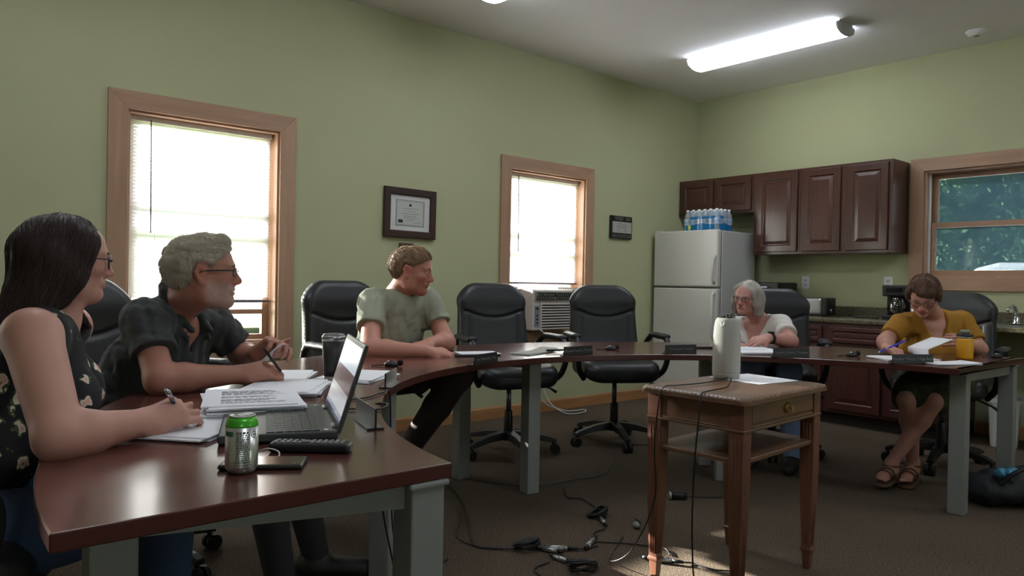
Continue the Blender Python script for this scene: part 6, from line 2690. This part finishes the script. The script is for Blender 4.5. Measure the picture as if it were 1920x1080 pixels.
def h3(F):
    j = P3.J
    hand(F, j['wrR'], np.array((2.117, 2.922, 0.749)) - j['wrR'], (-.15, -.35, .9), 1, 1.08, curl=(.35, .38, .42, .5), spread=.12)
    hand(F, j['wrL'], np.array((1.985, 3.061, 0.770)) - j['wrL'], (.0, -.2, .95), -1, 1.05, curl=(.4, .45, .5, .55), spread=.07)


P3.body(.0048, [sk3, eye_white, eye_iris], handf=h3, arm=1.20, neck_r=.060, jaw=1.04, nose=1.0, w=.97)
sage = mat('sage_tshirt', (148, 152, 134), rough=.9, var=.07, scale=40, bump=.2, bscale=260)
F = P3.field(.0058, ('pelvis', 'chest', 'neck', 'shR', 'shL', 'hpR', 'hpL', 'elR', 'elL'))
P3.torso(F, .010, w=1.0)
F.cap(P3.J['hpR'], P3.J['hpL'], .125, k=.06)
P3.sleeve(F, 'R', .56, .070, .070)
P3.sleeve(F, 'L', .56, .070, .070)
crew_neck(F, P3, .072)
lo, hi = P3.bounds(.2)
F.folds(.0058, 55, 22, lo, hi, (1, 1, .35))
F.folds(.0024, 120, 23, lo, hi, (1, 1, .5))
for q in 'RL':
    P3.hem(F, q, .56, .072)
P3.build(F, 'tshirt', sage)
F = P3.field(.008, ('pelvis', 'hpR', 'hpL', 'knR', 'knL', 'anR', 'anL'))
F.cap(P3.J['hpR'], P3.J['hpL'], .12, k=.05)
P3.legs(F, .016)
P3.build(F, 'trousers', mat('trousers_brown', (52, 42, 38), rough=.9, var=.1))
shoes(P3, mat('shoe_grey', (90, 88, 86), rough=.7), sole_w)
hm3 = hair_mat('hair_light_brown', (148, 118, 90), .3, .55)
F = Field(H3.c - .2, H3.c + .2, .0045)
crop(F, H3, .009, .008, -.062, 0)
F.folds(.0024, 100, 6, H3.c - .3, H3.c + .3)
hr3 = P3.build(F, 'hair', hm3)
strands(hr3, 'hair_strands', hm3, hr3, 1500, .035, lambda p: H3.A[1] * .8 * (1 if (p - H3.c) @ H3.A[2] > .06 else -.3) - H3.A[2] * .9 + H3.A[0] * .2, 6, rad=.0013, lift=.006, jit=.3, nseg=5, base=P3.base)
brows(H3, hm3, P3.root, P3.base)

# -------------------------------------------------------------- grey-haired woman in white
sk4 = skin_mat('skin_pale_rose', (194, 144, 132), (172, 98, 96))
H4 = Head((4.228, 2.623, 1.027), (-.985, -.10, -.12), .10, .90)
P4 = Person('w', 'grey-haired woman with glasses in a white T-shirt, partly behind the white camera device', dict(
    pelvis=(4.50, 2.62, .58), chest=(4.389, 2.640, 0.714), neck=(4.398, 2.635, 0.907), shR=(4.372, 2.788, 0.832), shL=(4.394, 2.480, 0.863),
    elR=(4.122, 2.684, 0.714), wrR=(4.032, 2.498, 0.723), elL=(4.267, 2.338, 0.769), wrL=(4.067, 2.376, 0.793),
    hpR=(4.45, 2.72, .56), hpL=(4.55, 2.54, .56), knR=(4.14, 2.52, .60), knL=(4.22, 2.32, .60), anR=(4.12, 2.50, .09), anL=(4.20, 2.28, .09), toR=(3.98, 2.44, .03), toL=(4.06, 2.22, .03)), H4, (4.50, 2.62, 0))


def h4(F):
    j = P4.J
    hand(F, j['wrL'], np.array((3.957, 2.431, 0.767)) - j['wrL'], (-.3, -.4, .85), -1, .98, curl=(.15, .35, .7, .9), spread=.12)
    hand(F, j['wrR'], np.array((4.021, 2.376, 0.721)) - j['wrR'], (-.2, 0, .95), 1, .95, curl=(.4, .45, .5, .55))


P4.body(.005, [sk4, eye_white, eye_iris], handf=h4, bust=.06, arm=1.02, neck_r=.047, w=1.0)
white_t = mat('white_tshirt', (214, 210, 204), rough=.9, var=.04, scale=40, bump=.2, bscale=240)
F = P4.field(.006, ('pelvis', 'chest', 'neck', 'shR', 'shL', 'hpR', 'hpL', 'elR', 'elL'))
P4.torso(F, .010, w=1.03, bust=.06)
F.cap(P4.J['hpR'], P4.J['hpL'], .122, k=.06)
P4.sleeve(F, 'R', .62, .064, .064)
P4.sleeve(F, 'L', .62, .064, .064)
vneck(F, P4, .15, .085)
lo, hi = P4.bounds(.2)
F.folds(.0048, 58, 32, lo, hi, (1, 1, .45))
for q in 'RL':
    P4.hem(F, q, .62, .064)
P4.build(F, 'tshirt', white_t)
F = P4.field(.008, ('pelvis', 'hpR', 'hpL', 'knR', 'knL', 'anR', 'anL'))
F.cap(P4.J['hpR'], P4.J['hpL'], .116, k=.05)
P4.legs(F, .014)
P4.build(F, 'jeans', mat('denim_light', (112, 132, 168), rough=.85, var=.15, scale=80))
shoes(P4, shoe_d, shoe_d)
hm4 = hair_mat('hair_silver', (200, 195, 184), .2, .55)
F = Field(H4.c - .24, H4.c + .22, .0055)
H4.ell(F, (0, -.016, .034), (.086, .108, .094), .02)
for q in (-1, 1):
    H4.cap(F, (q * .062, .030, .060), (q * .080, .022, -.035), .024, .022, .03)
    H4.cap(F, (q * .080, .022, -.035), (q * .078, .010, -.098), .022, .016, .03)
    H4.cap(F, (q * .072, -.04, -.01), (q * .076, -.045, -.105), .036, .026, .04)
H4.cap(F, (0, -.085, .02), (0, -.085, -.110), .042, .028, .04, w=(1, 0, 0), s=1.7)
face_cut(F, H4, lambda z, x: np.interp(z, [-.2, -.11, -.02, .06, .09], [.02, .026, .040, .058, .064]), lambda x: .074 - 4.0 * x * x, lambda z: np.interp(z, [-.12, -.03, .03, .09], [.062, .066, .066, .05]), k=.008)
F.folds(.003, 60, 14, H4.c - .3, H4.c + .3, (1, 1, .2))
hr4 = P4.build(F, 'hair', hm4)
strands(hr4, 'hair_strands', hm4, hr4, 1500, .10, lambda p: -H4.A[2] + np.sign((p - H4.c) @ H4.A[0]) * H4.A[0] * (.9 if (p - H4.c) @ H4.A[2] > .06 else .05), 7, rad=.0014, lift=.004, jit=.15, base=P4.base)
brows(H4, hm4, P4.root, P4.base, .8)
glasses(H4, gl_dark, P4.root, P4.base, rim=.0013, rect=.85, lens=lens_mat)
m = MB()
hp_ = H4.w((-.088, .03, .045)) - P4.base
m.sphere(hp_, .012, 6, s=(1, .6, .7))
m.build('hair_clip', gl_dark, hr4)
j = P4.J
wd_ = nrm(j['wrL'] - j['elL'])
m = MB()
cc = j['wrL'] - wd_ * .022 - P4.base
m.cyl(cc - wd_ * .011, cc + wd_ * .011, .034, n=22)
x_, y_, _ = frame(wd_, (0, 0, 1))
m.cyl(Vector(cc) + y_ * .030, Vector(cc) + y_ * .042, .019, n=20)
m.build('wristwatch', blk, P4.root)

# -------------------------------------------------------------- woman in the mustard shirt
sk5 = skin_mat('skin_fair', (188, 138, 121), (172, 98, 96))
H5 = Head((4.555, 1.687, 1.066), (-.80, -.20, -.56), 0.03, .93)
P5 = Person('w', 'woman with short brown hair and glasses in a mustard V-neck T-shirt reading and writing', dict(
    pelvis=(5.03, 1.74, .59), chest=(4.805, 1.734, 0.744), neck=(4.807, 1.734, 0.966), shR=(4.585, 1.818, 0.902), shL=(4.970, 1.621, 0.917),
    elR=(4.410, 1.834, 0.800), wrR=(4.187, 1.735, 0.780), elL=(4.914, 1.509, 0.758), wrL=(4.588, 1.473, 0.802),
    hpR=(4.96, 1.86, .57), hpL=(5.02, 1.62, .57), knR=(4.342, 1.679, 0.493), knL=(4.390, 1.559, 0.499), anR=(4.539, 1.718, 0.100), anL=(4.340, 1.756, 0.121), toR=(4.342, 1.675, 0.054), toL=(4.188, 1.740, 0.073)), H5, (5.03, 1.74, 0))


def h5(F):
    j = P5.J
    for q in 'RL':                                  # five toes of each sandalled foot
        a, t = j['an' + q], j['to' + q]
        d = nrm((t - a) * (1, 1, 0))
        sd = np.array([d[1], -d[0], 0]) * (1 if q == 'L' else -1)
        F.cap(a - (0, 0, .045), t + d * .012, .030, .022, .02, w=(0, 0, 1), s=.8)
        for i, (o, L, r) in enumerate(((-.026, .040, .0115), (-.010, .040, .0085), (.003, .035, .008), (.015, .028, .0075), (.026, .020, .007))):
            b_ = t + sd * o * .9 - (0, 0, .010)
            F.cap(b_ - d * .02, b_ + d * L, r, r * .9, .004)
    hand(F, j['wrR'], np.array((4.130, 1.640, 0.762)) - j['wrR'], (-.35, -.55, .75), 1, .98, curl=(.6, .7, .8, .9), thumb_dir=(-.6, -.2, .15), spread=.05)
    hand(F, j['wrL'], np.array((4.451, 1.497, 0.846)) - j['wrL'], (-.2, -.85, .3), -1, .98, curl=(.55, .6, .65, .7), thumb_dir=(-.7, .1, .6), spread=.06)


P5.body(.005, [sk5, eye_white, eye_iris], handf=h5, bust=.06, arm=1.05, neck_r=.046, lid=-.25, w=1.0)
must = mat('mustard_tshirt', (158, 112, 32), rough=.9, var=.06, scale=40, bump=.2, bscale=240)
F = P5.field(.006, ('pelvis', 'chest', 'neck', 'shR', 'shL', 'hpR', 'hpL', 'elR', 'elL'))
P5.torso(F, .010, w=1.05, bust=.06)
F.cap(P5.J['hpR'], P5.J['hpL'], .124, k=.06)
P5.sleeve(F, 'R', .74, .062, .062)
P5.sleeve(F, 'L', .74, .062, .062)
vneck(F, P5, .135, .080)
lo, hi = P5.bounds(.2)
F.folds(.0042, 55, 42, lo, hi, (1, 1, .45))
for q in 'RL':
    P5.hem(F, q, .74, .062)
P5.build(F, 'tshirt', must)
F = P5.field(.008, ('pelvis', 'hpR', 'hpL', 'knR', 'knL'))
F.cap(P5.J['hpR'], P5.J['hpL'], .124, k=.05)
j = P5.J
for q in 'RL':
    F.cap(j['hp' + q], j['kn' + q] * .93 + j['hp' + q] * .07, .105, .088, .07)
F.cap((j['hpR'] + j['hpL']) / 2, (j['knR'] + j['knL']) / 2 * .9 + (j['hpR'] + j['hpL']) / 2 * .1, .09, .08, .07)
kd_ = nrm((j['knR'] + j['knL']) - (j['hpR'] + j['hpL']))
F.folds(.004, 30, 45, lo, hi)
skirt_m = mat('skirt_dark_floral', (30, 32, 26), rough=.9, scale=22, second=(70, 74, 34), detail=4)
P5.build(F, 'skirt', skirt_m)
hm5 = hair_mat('hair_chestnut', (104, 76, 56), .3, .55)
F = Field(H5.c - .22, H5.c + .22, .0055)
H5.ell(F, (0, -.016, .036), (.086, .110, .095), .02)
for q in (-1, 1):
    H5.cap(F, (q * .064, .035, .055), (q * .077, .022, .005), .022, .016, .03)
    H5.cap(F, (q * .070, -.03, .01), (q * .068, -.045, -.045), .030, .022, .03)
H5.cap(F, (0, -.085, .02), (0, -.085, -.055), .036, .024, .04, w=(1, 0, 0), s=1.6)
H5.cap(F, (-.045, .068, .072), (.035, .076, .066), .022, .020, .02)
face_cut(F, H5, lambda z, x: np.interp(z, [-.2, -.02, .02, .06], [.012, .018, .034, .05]), lambda x: .060 + .40 * x, lambda z: np.interp(z, [-.05, .0, .05], [.2, .075, .070]), k=.006)
F.folds(.003, 80, 16, H5.c - .3, H5.c + .3, (1, 1, .3))
hr5 = P5.build(F, 'hair', hm5)
strands(hr5, 'hair_strands', hm5, hr5, 1500, .06, lambda p: -H5.A[2] * .8 + H5.A[1] * (.9 if (p - H5.c) @ H5.A[1] > -.02 else -.2) + np.sign((p - H5.c) @ H5.A[0]) * H5.A[0] * .3, 9, rad=.0014, lift=.005, jit=.2, base=P5.base)
brows(H5, hm5, P5.root, P5.base)
glasses(H5, mat('spectacle_frame_tortoise', (80, 58, 46), rough=.3), P5.root, P5.base, rim=.0014, rect=.8, lens=lens_mat)
# sandals: sole and three straps each
sand = mat('sandal_leather', (92, 66, 46), rough=.6)
for q in 'RL':
    a, t_ = P5.J['an' + q], P5.J['to' + q]
    d = nrm((t_ - a) * (1, 1, 0))
    sd = np.array([-d[1], d[0], 0])
    lo_, hi_ = np.minimum(a, t_) - .12, np.maximum(a, t_) + .12
    F = Field(lo_, hi_, .006)
    zz = min(t_[2], a[2] - .06) - .032
    F.cap(np.array([a[0], a[1], zz]) - d * .035, np.array([t_[0], t_[1], zz]) + d * .012, .040, .045, w=(0, 0, 1), s=.28)
    s_ = P5.build(F, 'sandal', sand)
    m = MB()
    for f_, r_ in ((.55, .041), (.85, .040)):
        c_ = a - np.array([0, 0, .035]) + (t_ - a + np.array([0, 0, .035])) * f_
        pts = [c_ + sd * r_ * math.cos(x) * 1.0 + np.array([0, 0, 1]) * (.034 * math.sin(x) - .004) - P5.base for x in np.linspace(-.2, PI + .2, 10)]
        m.tube(pts, .006, 6)
    pts = [a - np.array([0, 0, .012]) + sd * .042 * math.cos(x) + d * .042 * math.sin(x) - P5.base for x in np.linspace(0, 2 * PI, 16)[:-1]]
    m.tube(pts, .006, 6, closed=True)
    m.build('straps', sand, s_)
blue_pen = mat('pen_blue', (44, 50, 190), rough=.3)
pen((4.069, 1.730, 0.760), np.array((4.127, 1.629, 0.823)) - np.array((4.069, 1.730, 0.760)), .15, 'bright blue pen in the hand of the woman in the mustard shirt', blue_pen, blue_pen, .005)
# ================================================================ daylight, camera
wd = bpy.data.worlds.new('evening_sky')
SC.world = wd
wd.use_nodes = True
nt = wd.node_tree
bg = nt.nodes['Background']
sky = nt.nodes.new('ShaderNodeTexSky')
sky.sky_type = 'NISHITA'
sky.sun_disc = False
SUN = Vector((1.08, -3.0, -0.765)).normalized()
sky.sun_elevation = math.asin(-SUN.z)
sky.sun_rotation = math.atan2(-SUN.x, -SUN.y)
sky.dust_density = 1.0
sky.ozone_density = 2.0
hs = nt.nodes.new('ShaderNodeHueSaturation')
hs.inputs['Saturation'].default_value = 0.35
nt.links.new(sky.outputs[0], hs.inputs['Color'])
nt.links.new(hs.outputs[0], bg.inputs[0])
bg.inputs[1].default_value = 1.1
sl = bpy.data.lights.new('sun', 'SUN')
sl.energy = 58
sl.angle = math.radians(0.8)
sl.color = (1.0, .94, .87)
so = bpy.data.objects.new('sun', sl)
so.rotation_euler = SUN.to_track_quat('-Z', 'Y').to_euler()
so.location = (-3, 12, 6)
COL.objects.link(so)

YAW, PIT, ROL = math.radians(40.469), math.radians(-0.437), math.radians(1.083)
fw = Vector((math.sin(YAW) * math.cos(PIT), math.cos(YAW) * math.cos(PIT), math.sin(PIT)))
rt = Vector((math.cos(YAW), -math.sin(YAW), 0))
up = rt.cross(fw)
r2 = rt * math.cos(ROL) + up * math.sin(ROL)
u2 = -rt * math.sin(ROL) + up * math.cos(ROL)
cd = bpy.data.cameras.new('camera')
cd.sensor_width = 36
cd.lens = 36 * 1381.3 / 1920
cd.clip_start = 0.02
co = bpy.data.objects.new('camera', cd)
M = Matrix((r2, u2, -fw)).transposed().to_4x4()
M.translation = (0, 0, 1.10)
co.matrix_world = M
COL.objects.link(co)
SC.camera = co
vs = SC.view_settings
SC.display_settings.display_device = 'sRGB'
vs.view_transform = 'Standard'
vs.look = 'None'
vs.gamma = 1
vs.use_curve_mapping = False
vs.exposure = 0.22
try:
    SC.cycles.use_denoising = True
    SC.cycles.max_bounces = 10
    SC.cycles.diffuse_bounces = 5
    SC.cycles.transparent_max_bounces = 24
    SC.cycles.sample_clamp_indirect = 6
    SC.cycles.caustics_reflective = False
    SC.cycles.caustics_refractive = False
except Exception:
    pass
